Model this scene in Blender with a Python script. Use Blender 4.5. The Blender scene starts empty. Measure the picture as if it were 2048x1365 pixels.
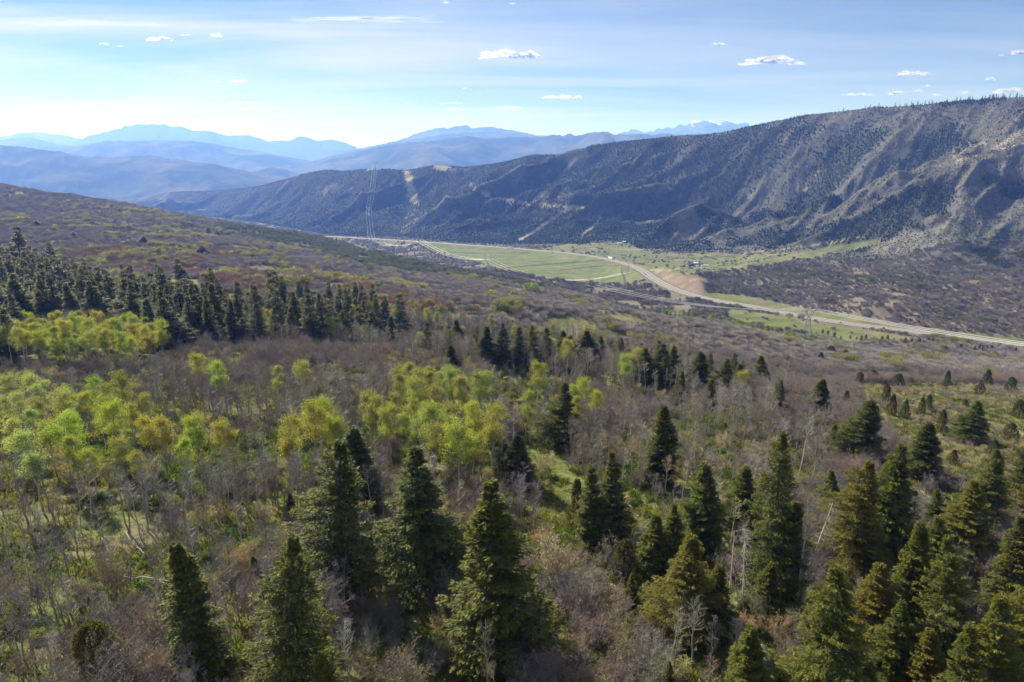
import bpy, math, random
import numpy as np
from mathutils import Vector

R = math.radians
rng = np.random.default_rng(11)
random.seed(11)
SC = bpy.context.scene
COL = SC.collection

# ------------------------------------------------------------------ camera, sky, sun, exposure
PITCH = R(15.2)
FPX = 1365.0                       # focal length in pixels of the 2048 px wide photograph
cam_data = bpy.data.cameras.new('camera')
cam_data.sensor_width = 36.0
cam_data.lens = 24.0
cam_data.clip_start = 1.0
cam_data.clip_end = 250000.0
cam = bpy.data.objects.new('camera', cam_data)
cam.location = (0, 0, 0)
cam.rotation_euler = (R(90) - PITCH, 0, 0)
COL.objects.link(cam)
SC.camera = cam

SUN_EL, SUN_AZ = R(37), R(-42)     # azimuth from straight ahead, negative to the left
sun_dir = Vector((math.sin(SUN_AZ) * math.cos(SUN_EL), math.cos(SUN_AZ) * math.cos(SUN_EL), math.sin(SUN_EL)))
sun_data = bpy.data.lights.new('sun', 'SUN')
sun_data.energy = 5.0
sun_data.angle = R(0.5)
sun_data.color = (1.0, 0.955, 0.88)
sun = bpy.data.objects.new('sun', sun_data)
sun.rotation_euler = sun_dir.to_track_quat('Z', 'Y').to_euler()
sun.location = (0, 0, 3000)
COL.objects.link(sun)

world = bpy.data.worlds.new('World')
SC.world = world
world.use_nodes = True
wn, wl = world.node_tree.nodes, world.node_tree.links
wn.clear()
w_out = wn.new('ShaderNodeOutputWorld')
w_bg = wn.new('ShaderNodeBackground')
sky = wn.new('ShaderNodeTexSky')
sky.sky_type = 'NISHITA'
sky.sun_disc = False
sky.sun_elevation = SUN_EL
sky.sun_rotation = SUN_AZ
sky.altitude = 2400
sky.air_density = 1.0
sky.dust_density = 0.4
sky.ozone_density = 5.0
w_bg.inputs['Strength'].default_value = 0.05
# thin cirrus veils: streaky noise mapped on the sky dome (plane at cloud height)
tc = wn.new('ShaderNodeTexCoord')
sep = wn.new('ShaderNodeSeparateXYZ')
wl.new(tc.outputs['Generated'], sep.inputs[0])
def wmath(op, a, b=None, clamp=False):
    n = wn.new('ShaderNodeMath'); n.operation = op; n.use_clamp = clamp
    for i, v in enumerate((a, b)):
        if v is None: continue
        if isinstance(v, (int, float)): n.inputs[i].default_value = v
        else: wl.new(v, n.inputs[i])
    return n.outputs[0]
den = wmath('ADD', wmath('MAXIMUM', sep.outputs['Z'], 0.0), 0.10)
cx = wmath('DIVIDE', sep.outputs['X'], den)
cy = wmath('DIVIDE', sep.outputs['Y'], den)
comb = wn.new('ShaderNodeCombineXYZ')
wl.new(cx, comb.inputs[0]); wl.new(cy, comb.inputs[1])
cmap = wn.new('ShaderNodeMapping')
cmap.inputs['Rotation'].default_value = (0, 0, R(18))
cmap.inputs['Scale'].default_value = (0.34, 1.1, 1.0)
cmap.inputs['Location'].default_value = (3.7, 1.3, 0)
wl.new(comb.outputs[0], cmap.inputs[0])
n1 = wn.new('ShaderNodeTexNoise')
n1.inputs['Scale'].default_value = 0.85; n1.inputs['Detail'].default_value = 7; n1.inputs['Roughness'].default_value = 0.56
n1.inputs['Distortion'].default_value = 0.9
wl.new(cmap.outputs[0], n1.inputs['Vector'])
veil = wn.new('ShaderNodeMapRange')
veil.inputs['From Min'].default_value = 0.36; veil.inputs['From Max'].default_value = 0.62
veil.inputs['To Min'].default_value = 0.0; veil.inputs['To Max'].default_value = 0.80
wl.new(n1.outputs['Fac'], veil.inputs['Value'])
# more veil towards the sun side
side = wn.new('ShaderNodeMapRange')
side.inputs['From Min'].default_value = 0.6; side.inputs['From Max'].default_value = -0.35
side.inputs['To Min'].default_value = 0.38; side.inputs['To Max'].default_value = 1.15
wl.new(sep.outputs['X'], side.inputs['Value'])
vfac = wmath('MULTIPLY', veil.outputs[0], side.outputs[0], True)
mixc = wn.new('ShaderNodeMixRGB')
mixc.inputs[2].default_value = (7.4, 7.4, 7.5, 1)
skyt = wn.new('ShaderNodeMixRGB'); skyt.blend_type = 'MULTIPLY'; skyt.inputs[0].default_value = 1.0
skyt.inputs[2].default_value = (0.90, 0.84, 0.73, 1)
wl.new(sky.outputs[0], skyt.inputs[1])
wl.new(vfac, mixc.inputs[0]); wl.new(skyt.outputs[0], mixc.inputs[1])
wl.new(mixc.outputs[0], w_bg.inputs['Color'])
wl.new(w_bg.outputs[0], w_out.inputs['Surface'])

SC.view_settings.view_transform = 'Standard'
SC.view_settings.look = 'None'
SC.view_settings.gamma = 1.0
SC.view_settings.use_curve_mapping = False
SC.view_settings.exposure = 0.98
SC.render.engine = 'CYCLES'
cy_ = SC.cycles
cy_.max_bounces = 5; cy_.diffuse_bounces = 2; cy_.glossy_bounces = 1; cy_.transmission_bounces = 2
cy_.transparent_max_bounces = 8; cy_.volume_bounces = 1
cy_.use_adaptive_sampling = True; cy_.adaptive_threshold = 0.02
cy_.use_denoising = True
cy_.caustics_reflective = False; cy_.caustics_refractive = False

# ------------------------------------------------------------------ numeric helpers
TP = math.tan(PITCH); CP = math.cos(PITCH); SP = math.sin(PITCH)

def slope_of(v):                    # z / y seen at image row v
    return -np.tan(PITCH + np.arctan((np.asarray(v, float) - 682.5) / FPX))

def s_of(u, k):                     # x / y seen at image column u when z / y = k
    return (np.asarray(u, float) - 1024.0) / FPX * (CP - k * SP)

def project(x, y, z):
    zc = y * CP - z * SP
    return 1024.0 + FPX * x / zc, 682.5 - FPX * (y * SP + z * CP) / zc

def _hash(ix, iy, seed):
    n = (ix.astype(np.int64) * 374761393 + iy.astype(np.int64) * 668265263 + seed * 1442695041) & 0xFFFFFFFF
    n = ((n ^ (n >> 13)) * 1274126177) & 0xFFFFFFFF
    n = (n ^ (n >> 16)) & 0xFFFFFFFF
    return n.astype(np.float64) / 4294967295.0

def vnoise(x, y, seed=0):
    x = np.asarray(x, float); y = np.asarray(y, float)
    ix = np.floor(x); iy = np.floor(y)
    fx = x - ix; fy = y - iy
    fx = fx * fx * fx * (fx * (fx * 6 - 15) + 10); fy = fy * fy * fy * (fy * (fy * 6 - 15) + 10)
    a = _hash(ix, iy, seed); b = _hash(ix + 1, iy, seed); c = _hash(ix, iy + 1, seed); d = _hash(ix + 1, iy + 1, seed)
    return (a * (1 - fx) + b * fx) * (1 - fy) + (c * (1 - fx) + d * fx) * fy

def fbm(x, y, seed=0, octv=4, gain=0.5):
    t = 0; a = 1; n = 0
    for k in range(octv):
        t = t + a * vnoise(x * 2 ** k + 17.3 * k, y * 2 ** k - 9.1 * k, seed + k); n += a; a *= gain
    return t / n

def ridged(x, y, seed=0, octv=3):
    t = 0; a = 1; n = 0
    for k in range(octv):
        t = t + a * (1 - np.abs(2 * vnoise(x * 2 ** k + 5.7 * k, y * 2 ** k + 3.1 * k, seed + k) - 1)); n += a; a *= 0.45
    return t / n

def sstep(a, b, x):
    t = np.clip((x - a) / (b - a), 0, 1)
    return t * t * (3 - 2 * t)

def in_poly(u, v, poly):
    inside = np.zeros(np.shape(u), bool)
    n = len(poly)
    for i in range(n):
        x1, y1 = poly[i]; x2, y2 = poly[(i + 1) % n]
        if y1 == y2: continue
        c = ((y1 > v) != (y2 > v)) & (u < (x2 - x1) * (v - y1) / (y2 - y1) + x1)
        inside ^= c
    return inside

def dist_line(u, v, pts):           # distance to a polyline, in whatever units u and v are
    best = np.full(np.shape(u), 1e9); par = np.zeros(np.shape(u))
    for i in range(len(pts) - 1):
        ax, ay = pts[i][:2]; bx, by = pts[i + 1][:2]
        dx, dy = bx - ax, by - ay
        t = np.clip(((u - ax) * dx + (v - ay) * dy) / (dx * dx + dy * dy + 1e-9), 0, 1)
        d = np.hypot(u - ax - t * dx, v - ay - t * dy)
        m = d < best
        best = np.where(m, d, best); par = np.where(m, i + t, par)
    return best, par

# ------------------------------------------------------------------ terrain: knots (distance, height) along each bearing
NS = 900
S_MAX = 1.3
S = np.linspace(-S_MAX, S_MAX, NS)

def curve(pts):                     # [(u, v, Y) or ('z', u, z, Y)] -> Y(s), z(s) on every bearing
    s, Y, z = [], [], []
    for p in pts:
        if p[0] == 'z':
            _, u, zz, yy = p
            k = zz / yy
        else:
            u, v, yy = p
            k = float(slope_of(v)); zz = k * yy
        s.append(float(s_of(u, k))); Y.append(yy); z.append(zz)
    o = np.argsort(s); s = np.array(s)[o]; Y = np.array(Y, float)[o]; z = np.array(z, float)[o]
    return np.interp(S, s, Y), np.interp(S, s, z)

def fixed(Y, zs):                   # heights at s = -1, -.75, -.5, -.25, 0, .25, .5, .75, 1
    return np.full(NS, float(Y)), np.interp(S, np.linspace(-1, 1, 9), zs)

KN = [
    fixed(8,   [-48] * 9),
    fixed(40,  [-48, -48.5, -49, -49.5, -50, -50.5, -51, -52, -53]),
    fixed(80,  [-51, -52, -53, -54, -55, -55, -55.5, -56.5, -58]),
    fixed(150, [-56, -57, -58.5, -60, -62, -64, -67, -70, -73]),
    fixed(215, [-59, -60, -62, -64, -67, -72, -77, -82, -87]),
    fixed(300, [-64, -65, -70, -80, -92, -98, -102, -104, -108]),
    fixed(400, [-70, -71, -76, -81, -87, -100, -115, -126, -132]),
    fixed(530, [-75, -77, -86, -97, -108, -134, -160, -171, -172]),
    curve([(-300, 430, 900), (0, 433, 900), (330, 470, 860), (600, 515, 790), (800, 560, 680), (1000, 582, 620), (1170, 604, 575),
           ('z', 1300, -140, 560), ('z', 1500, -162, 560), ('z', 1800, -172, 560), ('z', 2400, -174, 560)]),
    curve([(-300, 350, 1300), (0, 371, 1300), (200, 405, 1350), (330, 425, 1380), (480, 448, 1400), (600, 466, 1380), (690, 492, 1280), (800, 522, 1020),
           (900, 545, 880), (1000, 566, 740), (1170, 600, 640), ('z', 1300, -150, 610), ('z', 1500, -166, 590), ('z', 1800, -173, 585), ('z', 2400, -175, 585)]),
    curve([('z', -300, -235, 1900), ('z', 500, -238, 1800), ('z', 700, -226, 1560), ('z', 850, -204, 1300), (1000, 545, 1130), ('z', 1170, -186, 930),
           ('z', 1300, -180, 780), ('z', 1500, -174, 690), ('z', 1800, -174, 640), ('z', 2400, -176, 610)]),
    curve([('z', -300, -245, 2400), ('z', 500, -243, 2300), ('z', 660, -236, 2000), (800, 500, 1760), (1000, 510, 1500), (1150, 520, 1400), (1300, 530, 1290),
           (1450, 552, 1100), (1600, 572, 940), (1800, 573, 880), (2048, 577, 840), (2500, 580, 820)]),
    curve([('z', -300, -300, 4300), ('z', 250, -300, 4000), ('z', 500, -262, 2900), (660, 468, 2350), (800, 470, 2180), (900, 478, 1960), (1000, 482, 1850),
           (1150, 480, 1750), (1300, 492, 1600), (1450, 500, 1450), (1600, 496, 1340), (1700, 506, 1240), (1850, 528, 1080), (2048, 545, 1000), (2500, 560, 950)]),
    curve([('z', -300, -300, 4500), ('z', 250, -298, 4500), (500, 434, 3300), (660, 430, 2620), (800, 425, 2450), (900, 430, 2250), (1000, 432, 2150),
           (1150, 440, 1960), (1300, 466, 1800), (1483, 435, 1640), (1605, 405, 1560), (1681, 388, 1490), (1803, 363, 1420), (2048, 272, 1460), (2500, 200, 1500)]),
    curve([('z', -300, -320, 4700), ('z', 250, -300, 4620), (500, 402, 3550), (660, 390, 2900), (800, 382, 2700), (900, 388, 2500), (1000, 388, 2360),
           (1150, 395, 2120), ('z', 1300, -190, 1920), ('z', 1483, -176, 1780), ('z', 1605, -146, 1700), ('z', 1681, -128, 1600), ('z', 1803, -84, 1530),
           ('z', 2048, 60, 1500), ('z', 2500, 150, 1540)]),
    curve([('z', -300, -350, 5000), ('z', 200, -330, 4900), (270, 399, 4700), (330, 386, 4400), (440, 384, 4000), (520, 374, 3700), (600, 352, 3400), (650, 341, 3250),
           (690, 345, 3120), (740, 339, 3000), (815, 344, 2950), (870, 333, 2900), (930, 338, 2820), (1000, 328, 2750), (1060, 311, 2700), (1130, 311, 2600),
           (1200, 293, 2500), (1300, 278, 2350), (1400, 272, 2250), (1500, 255, 2150), (1600, 235, 2050), (1750, 216, 1900), (1900, 206, 1800), (2048, 194, 1750), (2500, 170, 1700)]),
]
Yc, zc_ = KN[-1]
KN.append((Yc + 450, zc_ - 40))
KN.append((Yc + 1600, np.full(NS, -340.0)))
KN.append((np.full(NS, 12000.0), np.full(NS, -380.0)))
KN.append((np.full(NS, 28000.0), np.full(NS, -400.0)))
KY = np.array([k[0] for k in KN]); KZ = np.array([k[1] for k in KN])
def smooth_cols(a, n=9):
    k = np.hanning(n + 2)[1:-1]; k /= k.sum()
    return np.array([np.convolve(np.pad(r_, n // 2, 'edge'), k, 'valid') for r_ in a])
KY = smooth_cols(KY); KZ = smooth_cols(KZ)

YR = np.concatenate([np.exp(np.arange(math.log(12), math.log(600), 0.0085)), np.arange(603, 2050, 5.0),
                     np.exp(np.arange(math.log(2055), math.log(5600), 0.0042)), np.exp(np.arange(math.log(5700), math.log(27000), 0.035))])
NY = len(YR)

def pchip_cols(KY, KZ, YR):
    nk, ns = KY.shape
    h = np.diff(KY, axis=0); d = np.diff(KZ, axis=0) / h
    m = np.zeros_like(KZ)
    w1 = 2 * h[1:] + h[:-1]; w2 = h[1:] + 2 * h[:-1]
    same = d[1:] * d[:-1] > 0
    with np.errstate(divide='ignore', invalid='ignore'):
        hm = (w1 + w2) / (w1 / d[:-1] + w2 / d[1:])
    m[1:-1] = np.where(same, hm, 0); m[0] = d[0]; m[-1] = d[-1]
    out = np.zeros((len(YR), ns))
    for j in range(ns):
        i = np.clip(np.searchsorted(KY[:, j], YR) - 1, 0, nk - 2)
        t = np.clip((YR - KY[i, j]) / h[i, j], 0, 1)
        t2, t3 = t * t, t * t * t
        out[:, j] = ((2 * t3 - 3 * t2 + 1) * KZ[i, j] + (t3 - 2 * t2 + t) * h[i, j] * m[i, j] + (-2 * t3 + 3 * t2) * KZ[i + 1, j] + (t3 - t2) * h[i, j] * m[i + 1, j])
    return out

Z = pchip_cols(KY, KZ, YR)
GX = S[None, :] * YR[:, None]
GY = np.repeat(YR[:, None], NS, 1)
PU, PV = project(GX, GY, Z)

# gullies and spurs on the mountain beyond the road, knolls on the bench
B_Y, C_Y, F_Y = KY[12][None, :], KY[15][None, :], KY[13][None, :]
tm = (GY - B_Y) / (C_Y - B_Y)
q = 0.36 * GX - 0.93 * GY
d_ = -0.93 * GX - 0.36 * GY
wq = 150 * (fbm(GX / 420, GY / 420, 40, 3) - 0.5)
big = ridged((q + wq) / 230, d_ / 1300, 3, 2) - 0.62
q2 = 0.94 * q + 0.34 * d_; d2 = 0.94 * d_ - 0.34 * q      # side ravines branch off at an angle
mid = ridged((q2 + wq) / 105, d2 / 330, 9, 3) - 0.62
fine = ridged((0.92 * q - 0.38 * d_ + 0.5 * wq) / 42, d_ / 130, 15, 3) - 0.6
env = np.where((tm > 0) & (tm < 1), np.sin(np.pi * np.clip(tm, 0, 1)) ** 0.7, 0)
env = np.where(tm >= 0.9, np.maximum(env, 0.12 * sstep(0.9, 1.0, tm) * (1 - sstep(1.0, 1.4, tm))), env)
amp_r = (0.55 + 0.9 * fbm(GX / 500, GY / 500, 44, 2)) * (1 - 0.3 * sstep(0.1, 0.4, GX / GY))
big = np.where(big > 0, big * 1.35, big); mid = np.where(mid > 0, mid * 1.3, mid)     # sharper crests
Z = Z + env * (84 * big * amp_r + 58 * mid * amp_r + 24 * fine)
GULLY = env * (0.9 * big + 0.8 * mid + 0.25 * fine)        # above zero on the spurs, below in the gullies
foot = sstep(0, 1, (GY - KY[10][None, :]) / 150) * (1 - sstep(-0.1, 0.25, tm)) * sstep(150, 500, GX)
Z = Z + foot * (20 * (fbm(GX / 130, GY / 130, 60, 3) - 0.5) + 11 * (ridged(GX / 60, GY / 60, 63, 2) - 0.6))
bench = 1 - sstep(0, 1, (GY - KY[8][None, :] + 100) / 400)
Z = Z + bench * sstep(10, 60, GY) * (5.0 * (fbm(GX / 75, GY / 75, 70, 3) - 0.5) + 1.4 * (fbm(GX / 14, GY / 14, 75, 3) - 0.5))
hill = sstep(300, 500, GY) * (1 - sstep(0, 1, (GY - KY[9][None, :]) / 300)) * (1 - sstep(0.1, 0.3, S[None, :]))
Z = Z + hill * 14 * (fbm(GX / 160, GY / 160, 80, 3) - 0.5)
Z = Z + sstep(4500, 8000, GY) * 60 * (fbm(GX / 1500, GY / 1500, 90, 3) - 0.5)

# the highway: its line in plan, and the bed it lies on
def world_pt(u, v, z):
    k = float(slope_of(v)); y = z / k
    return (float(s_of(u, k)) * y, y, z)
ROAD_PX = [(2330, 722, -172), (2190, 706, -173.5), (2048, 690, -175), (1900, 673, -176), (1800, 660.5, -177), (1700, 648, -178), (1600, 632, -180), (1500, 613, -183), (1430, 601, -185),
           (1380, 589, -187.5), (1335, 573, -189.5), (1305, 556, -191.5), (1278, 538, -194), (1240, 525, -197), (1180, 512.5, -201), (1100, 503.5, -205),
           (1000, 495, -210), (900, 488, -215), (800, 481, -220.5), (700, 475.5, -226), (640, 472.5, -229), (560, 470, -232)]
road_ctrl = np.array([world_pt(*p) for p in ROAD_PX])
def catmull(P, n=14):
    P = np.vstack([2 * P[0] - P[1], P, 2 * P[-1] - P[-2]])
    out = []
    for i in range(1, len(P) - 2):
        for t in np.linspace(0, 1, n, endpoint=False):
            a, b, c, d = P[i - 1], P[i], P[i + 1], P[i + 2]
            out.append(0.5 * (2 * b + (c - a) * t + (2 * a - 5 * b + 4 * c - d) * t * t + (3 * b - a - 3 * c + d) * t ** 3))
    out.append(P[-2]); return np.array(out)
ROAD = catmull(road_ctrl)
band = (GY > 520) & (GY < 2600) & (GX > -900)
rd, rp = dist_line(GX[band], GY[band], ROAD)
rz = np.interp(rp, np.arange(len(ROAD)), ROAD[:, 2])
ROAD_W = 8.5
wgt = 1 - sstep(ROAD_W + 2, ROAD_W + 42, rd)
zb = Z[band]
zb = zb * (1 - wgt) + (rz - 0.35) * wgt
Z[band] = zb
RDIST = np.full(Z.shape, 999.0); RDIST[band] = rd
PU, PV = project(GX, GY, Z)
bank = (in_poly(PU, PV, [(1300, 540), (1350, 546), (1420, 552), (1415, 580), (1395, 592), (1345, 580)]) & (GY > 850) & (GY < 1300)).astype(float)   # the cut bank in the bend
for _ in range(3):
    for ax in (0, 1):
        bank = (bank + np.roll(bank, 1, ax) + np.roll(bank, -1, ax) + np.roll(bank, 2, ax) + np.roll(bank, -2, ax)) / 5
Z = Z + 13 * bank * sstep(10, 34, RDIST) + 1.5 * bank * (ridged(GX / 9, GY / 30, 66, 2) - 0.5) * sstep(12, 24, RDIST)
PU, PV = project(GX, GY, Z)

def ground_z(x, y):
    x = np.asarray(x, float); y = np.asarray(y, float)
    fs = np.clip((x / y + S_MAX) / (2 * S_MAX) * (NS - 1), 0, NS - 1.001)
    fy = np.clip(np.interp(y, YR, np.arange(NY)), 0, NY - 1.001)
    i = fs.astype(int); j = fy.astype(int); a = fs - i; b = fy - j
    return (Z[j, i] * (1 - a) + Z[j, i + 1] * a) * (1 - b) + (Z[j + 1, i] * (1 - a) + Z[j + 1, i + 1] * a) * b

VIS_MAX = np.maximum.accumulate(Z / GY, axis=0)       # steepest sight line so far: what lies below it is hidden
def hit(u, v, ymin=14.0):           # where the sight line through (u, v) meets the ground
    k = float(slope_of(v)); s = float(s_of(u, k))
    fs = min(max((s + S_MAX) / (2 * S_MAX) * (NS - 1), 0), NS - 1.001)
    i = int(fs); a = fs - i
    zz = Z[:, i] * (1 - a) + Z[:, i + 1] * a
    w = np.where((zz / YR > k) & (YR > ymin))[0]
    if len(w) == 0: return None
    j = max(w[0], 1)
    k0, k1 = zz[j - 1] / YR[j - 1], zz[j] / YR[j]
    t = 0 if k1 == k0 else min(max((k - k0) / (k1 - k0), 0), 1)
    y = YR[j - 1] + t * (YR[j] - YR[j - 1])
    return s * y, y, float(ground_z(s * y, y))

# ------------------------------------------------------------------ mesh and material helpers
def new_mesh(name, verts, faces, mats=(), smooth=False, attrs=None, mat_idx=None):
    me = bpy.data.meshes.new(name)
    verts = np.asarray(verts, np.float32)
    if isinstance(faces, np.ndarray):
        nf, k = faces.shape
        me.vertices.add(len(verts)); me.vertices.foreach_set('co', verts.ravel())
        me.loops.add(nf * k); me.loops.foreach_set('vertex_index', faces.astype(np.int32).ravel())
        me.polygons.add(nf); me.polygons.foreach_set('loop_start', np.arange(0, nf * k, k, dtype=np.int32))
        me.polygons.foreach_set('loop_total', np.full(nf, k, np.int32))
    else:
        me.from_pydata(verts.tolist(), [], faces)
    if mat_idx is not None: me.polygons.foreach_set('material_index', np.asarray(mat_idx, np.int32))
    if smooth: me.polygons.foreach_set('use_smooth', np.ones(len(me.polygons), bool))
    for m in mats: me.materials.append(m)
    for an, (ty, val) in (attrs or {}).items():
        at = me.attributes.new(an, ty, 'POINT')
        if ty == 'FLOAT_COLOR': at.data.foreach_set('color', np.asarray(val, np.float32).ravel())
        else: at.data.foreach_set('value', np.asarray(val, np.float32 if ty == 'FLOAT' else np.int32).ravel())
    me.update(calc_edges=True); me.validate()
    return me

def link(name, data, parent=None, loc=(0, 0, 0), rz=0.0, scale=None):
    o = bpy.data.objects.new(name, data); COL.objects.link(o)
    o.location = loc; o.rotation_euler = (0, 0, rz)
    if scale is not None: o.scale = (scale,) * 3 if np.isscalar(scale) else scale
    if parent is not None: o.parent = parent
    return o

def tag(o, label=None, cat=None, group=None, kind=None):
    if label: o['label'] = label
    if cat: o['category'] = cat
    if group: o['group'] = group
    if kind: o['kind'] = kind
    return o

class Nodes:
    def __init__(self, name):
        self.m = bpy.data.materials.new(name); self.m.use_nodes = True
        self.n, self.l = self.m.node_tree.nodes, self.m.node_tree.links
        self.n.clear()
        self.out = self.n.new('ShaderNodeOutputMaterial')
    def add(self, t, **kw):
        x = self.n.new(t)
        for k, v in kw.items():
            if k.startswith('_'): setattr(x, k[1:], v)
            else:
                sock = x.inputs[int(k[1:])] if k[0] == 'i' and k[1:].isdigit() else x.inputs[k.replace('__', ' ')]
                if hasattr(v, 'is_linked') or isinstance(v, bpy.types.NodeSocket): self.l.new(v, sock)
                else: sock.default_value = v
        return x
    def math(self, op, a, b=0.0, clamp=False):
        x = self.add('ShaderNodeMath', _operation=op, _use_clamp=clamp, i0=a, i1=b); return x.outputs[0]
    def mix(self, f, a, b, mode='MIX'):
        x = self.add('ShaderNodeMixRGB', _blend_type=mode, i0=f, i1=a, i2=b); return x.outputs[0]
    def noise(self, scale, detail=4, rough=0.55, vec=None, dist=0.0):
        kw = dict(Scale=scale, Detail=detail, Roughness=rough, Distortion=dist)
        if vec is not None: kw['Vector'] = vec
        return self.add('ShaderNodeTexNoise', **kw).outputs['Fac']
    def ramp(self, f, lo, hi, a=0.0, b=1.0):
        x = self.add('ShaderNodeMapRange', Value=f); x.inputs[1].default_value = lo; x.inputs[2].default_value = hi
        x.inputs[3].default_value = a; x.inputs[4].default_value = b; return x.outputs[0]
    def surface(self, s): self.l.new(s, self.out.inputs['Surface']); return self.m

def plain(name, col, rough=0.6, metal=0.0, var=0.12, scale=3.0, bump=0.0):
    N = Nodes(name)
    f = N.noise(scale, 4)
    c = N.mix(f, tuple(x * (1 - var) for x in col) + (1,), tuple(min(1, x * (1 + var)) for x in col) + (1,))
    b = N.add('ShaderNodeBsdfPrincipled', Base__Color=c, Roughness=rough, Metallic=metal)
    return N.surface(b.outputs[0])

# ------------------------------------------------------------------ ground sheet and its colours (soil, grass, rock by region)
MEADOWS = [   # (polygon in photo pixels, nearest Y, farthest Y, colour, strength)
    ([(830, 484), (900, 489), (1000, 497), (1130, 506), (1230, 524), (1285, 545), (1290, 562), (1200, 570), (1100, 560), (1000, 540), (930, 518), (860, 500)], 700, 2600, 'meadow', 1.0),
    ([(1050, 505), (1130, 488), (1240, 486), (1260, 490), (1300, 508), (1420, 506), (1500, 512), (1620, 500), (1760, 478), (1760, 490), (1600, 520), (1440, 545), (1370, 550), (1300, 545), (1240, 522), (1150, 508)], 900, 1900, 'meadow', 0.8),
    ([(1370, 545), (1500, 545), (1580, 556), (1720, 556), (1960, 540), (1960, 556), (1700, 570), (1560, 585), (1440, 590), (1420, 560)], 800, 1400, 'meadow', 0.6),
    ([(1400, 585), (1500, 595), (1600, 618), (1620, 634), (1480, 612), (1400, 600)], 600, 1200, 'grass', 0.9),
    ([(1560, 622), (1700, 630), (1800, 655), (1830, 664), (1700, 650), (1600, 636)], 500, 1000, 'grass', 1.0),
    ([(1850, 660), (2048, 676), (2100, 690), (2000, 688), (1880, 672)], 500, 1000, 'grass', 1.0),
    ([(1460, 620), (1560, 632), (1700, 656), (1850, 680), (1700, 690), (1560, 660), (1450, 640)], 500, 900, 'grass', 0.9),
    ([(1400, 730), (1700, 690), (1760, 700), (1900, 760), (2048, 780), (2200, 1000), (1980, 1040), (1900, 960), (1800, 850), (1600, 800)], 90, 520, 'slope', 0.55),
    ([(1040, 870), (1130, 880), (1200, 1000), (1260, 1100), (1200, 1180), (1090, 1120), (1030, 980)], 60, 260, 'grass', 0.9),
]
RED = [([(1310, 545), (1350, 548), (1412, 556), (1405, 578), (1400, 590), (1370, 582), (1330, 566)], 850, 1300, 'red', 1.0),
       ([(1480, 595), (1540, 595), (1560, 612), (1500, 612)], 700, 1100, 'grey', 0.5),
       ([(1740, 640), (1900, 648), (1990, 680), (1850, 668)], 600, 900, 'grey', 0.45),
       ([(1560, 570), (1760, 568), (2000, 580), (1950, 620), (1760, 640), (1620, 610)], 640, 1000, 'red', 0.4)]
PALE = [([(806, 342), (822, 342), (830, 380), (838, 408), (822, 410), (812, 375)], 2000, 3300, 'straw', 0.95),
        ([(820, 420), (900, 415), (925, 430), (840, 470), (780, 472)], 1900, 3000, 'pale', 0.55),
        ([(1060, 400), (1150, 370), (1180, 385), (1090, 430)], 1700, 2800, 'pale', 0.45),
        ([(1960, 300), (2048, 255), (2200, 200), (2200, 400), (2048, 385), (1990, 380)], 1100, 1600, 'pale', 0.6),
        ([(1890, 300), (2048, 262), (2048, 290), (1930, 340)], 1100, 1700, 'tan', 0.5),
        ([(1590, 370), (1650, 335), (1655, 345), (1610, 385)], 1500, 2200, 'pale', 0.8),
        ([(725, 333), (765, 333), (765, 341), (728, 341)], 2400, 3600, 'straw', 0.9),
        ([(860, 328), (900, 330), (890, 342), (868, 340)], 2400, 3600, 'straw', 0.8)]
TRACKS = [([(1040, 480), (1070, 462), (1100, 440), (1140, 418), (1165, 415)], 1500, 2800, 'tan', 4.0), ([(1165, 470), (1190, 450), (1200, 435)], 1500, 2800, 'tan', 3.0),
          ([(1300, 541), (1340, 541), (1360, 536), (1372, 532)], 1000, 1500, 'tan', 1.6), ([(1480, 508), (1560, 500), (1650, 488), (1730, 474)], 1000, 1600, 'tan', 1.2),
          ([(940, 370), (980, 395), (1060, 410), (1140, 416)], 1800, 3200, 'pale', 3.0), ([(733, 492), (742, 500), (728, 506)], 1000, 1500, 'grey', 4.0),
          ([(960, 541), (1040, 534), (1120, 527), (1205, 521)], 1000, 1700, 'ditch', 1.5), ([(1120, 541), (1180, 534), (1240, 531)], 1000, 1500, 'ditch', 1.3), ([(870, 505), (960, 507), (1060, 506)], 1200, 2000, 'ditch', 1.1), ([(1290, 520), (1400, 516), (1480, 512)], 1000, 1700, 'ditch', 1.0), ([(1180, 497), (1290, 500), (1400, 502)], 1200, 1900, 'tan', 0.5)]
GC = dict(meadow=(0.125, 0.155, 0.055), grass=(0.12, 0.145, 0.04), slope=(0.145, 0.145, 0.07), ditch=(0.06, 0.065, 0.035), red=(0.195, 0.148, 0.118), grey=(0.17, 0.15, 0.13), pale=(0.34, 0.30, 0.25), tan=(0.31, 0.265, 0.205), straw=(0.30, 0.27, 0.15))
jit = 9 * (fbm(GX / 25, GY / 25, 200, 3) - 0.5)
JU, JV = PU + 2 * jit, PV + 0.5 * jit
grass_near = np.array([0.125, 0.15, 0.04]); litter = np.array([0.17, 0.15, 0.085]); scrubsoil = np.array([0.16, 0.14, 0.105]); far_soil = np.array([0.094, 0.094, 0.082])
w_l = sstep(0.42, 0.62, fbm(GX / 9, GY / 9, 210, 4))[..., None]
gcol = grass_near * (1 - w_l) + litter * w_l
w_s = sstep(280, 600, GY)[..., None]
w_n = fbm(GX / 40, GY / 40, 220, 4)[..., None]
gcol = gcol * (1 - w_s) + (scrubsoil * (0.75 + 0.5 * w_n)) * w_s
w_m = np.clip(sstep(-0.15, 0.1, tm), 0, 1)[..., None]
gcol = gcol * (1 - w_m) + (far_soil * (0.7 + 0.6 * w_n)) * w_m
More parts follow.
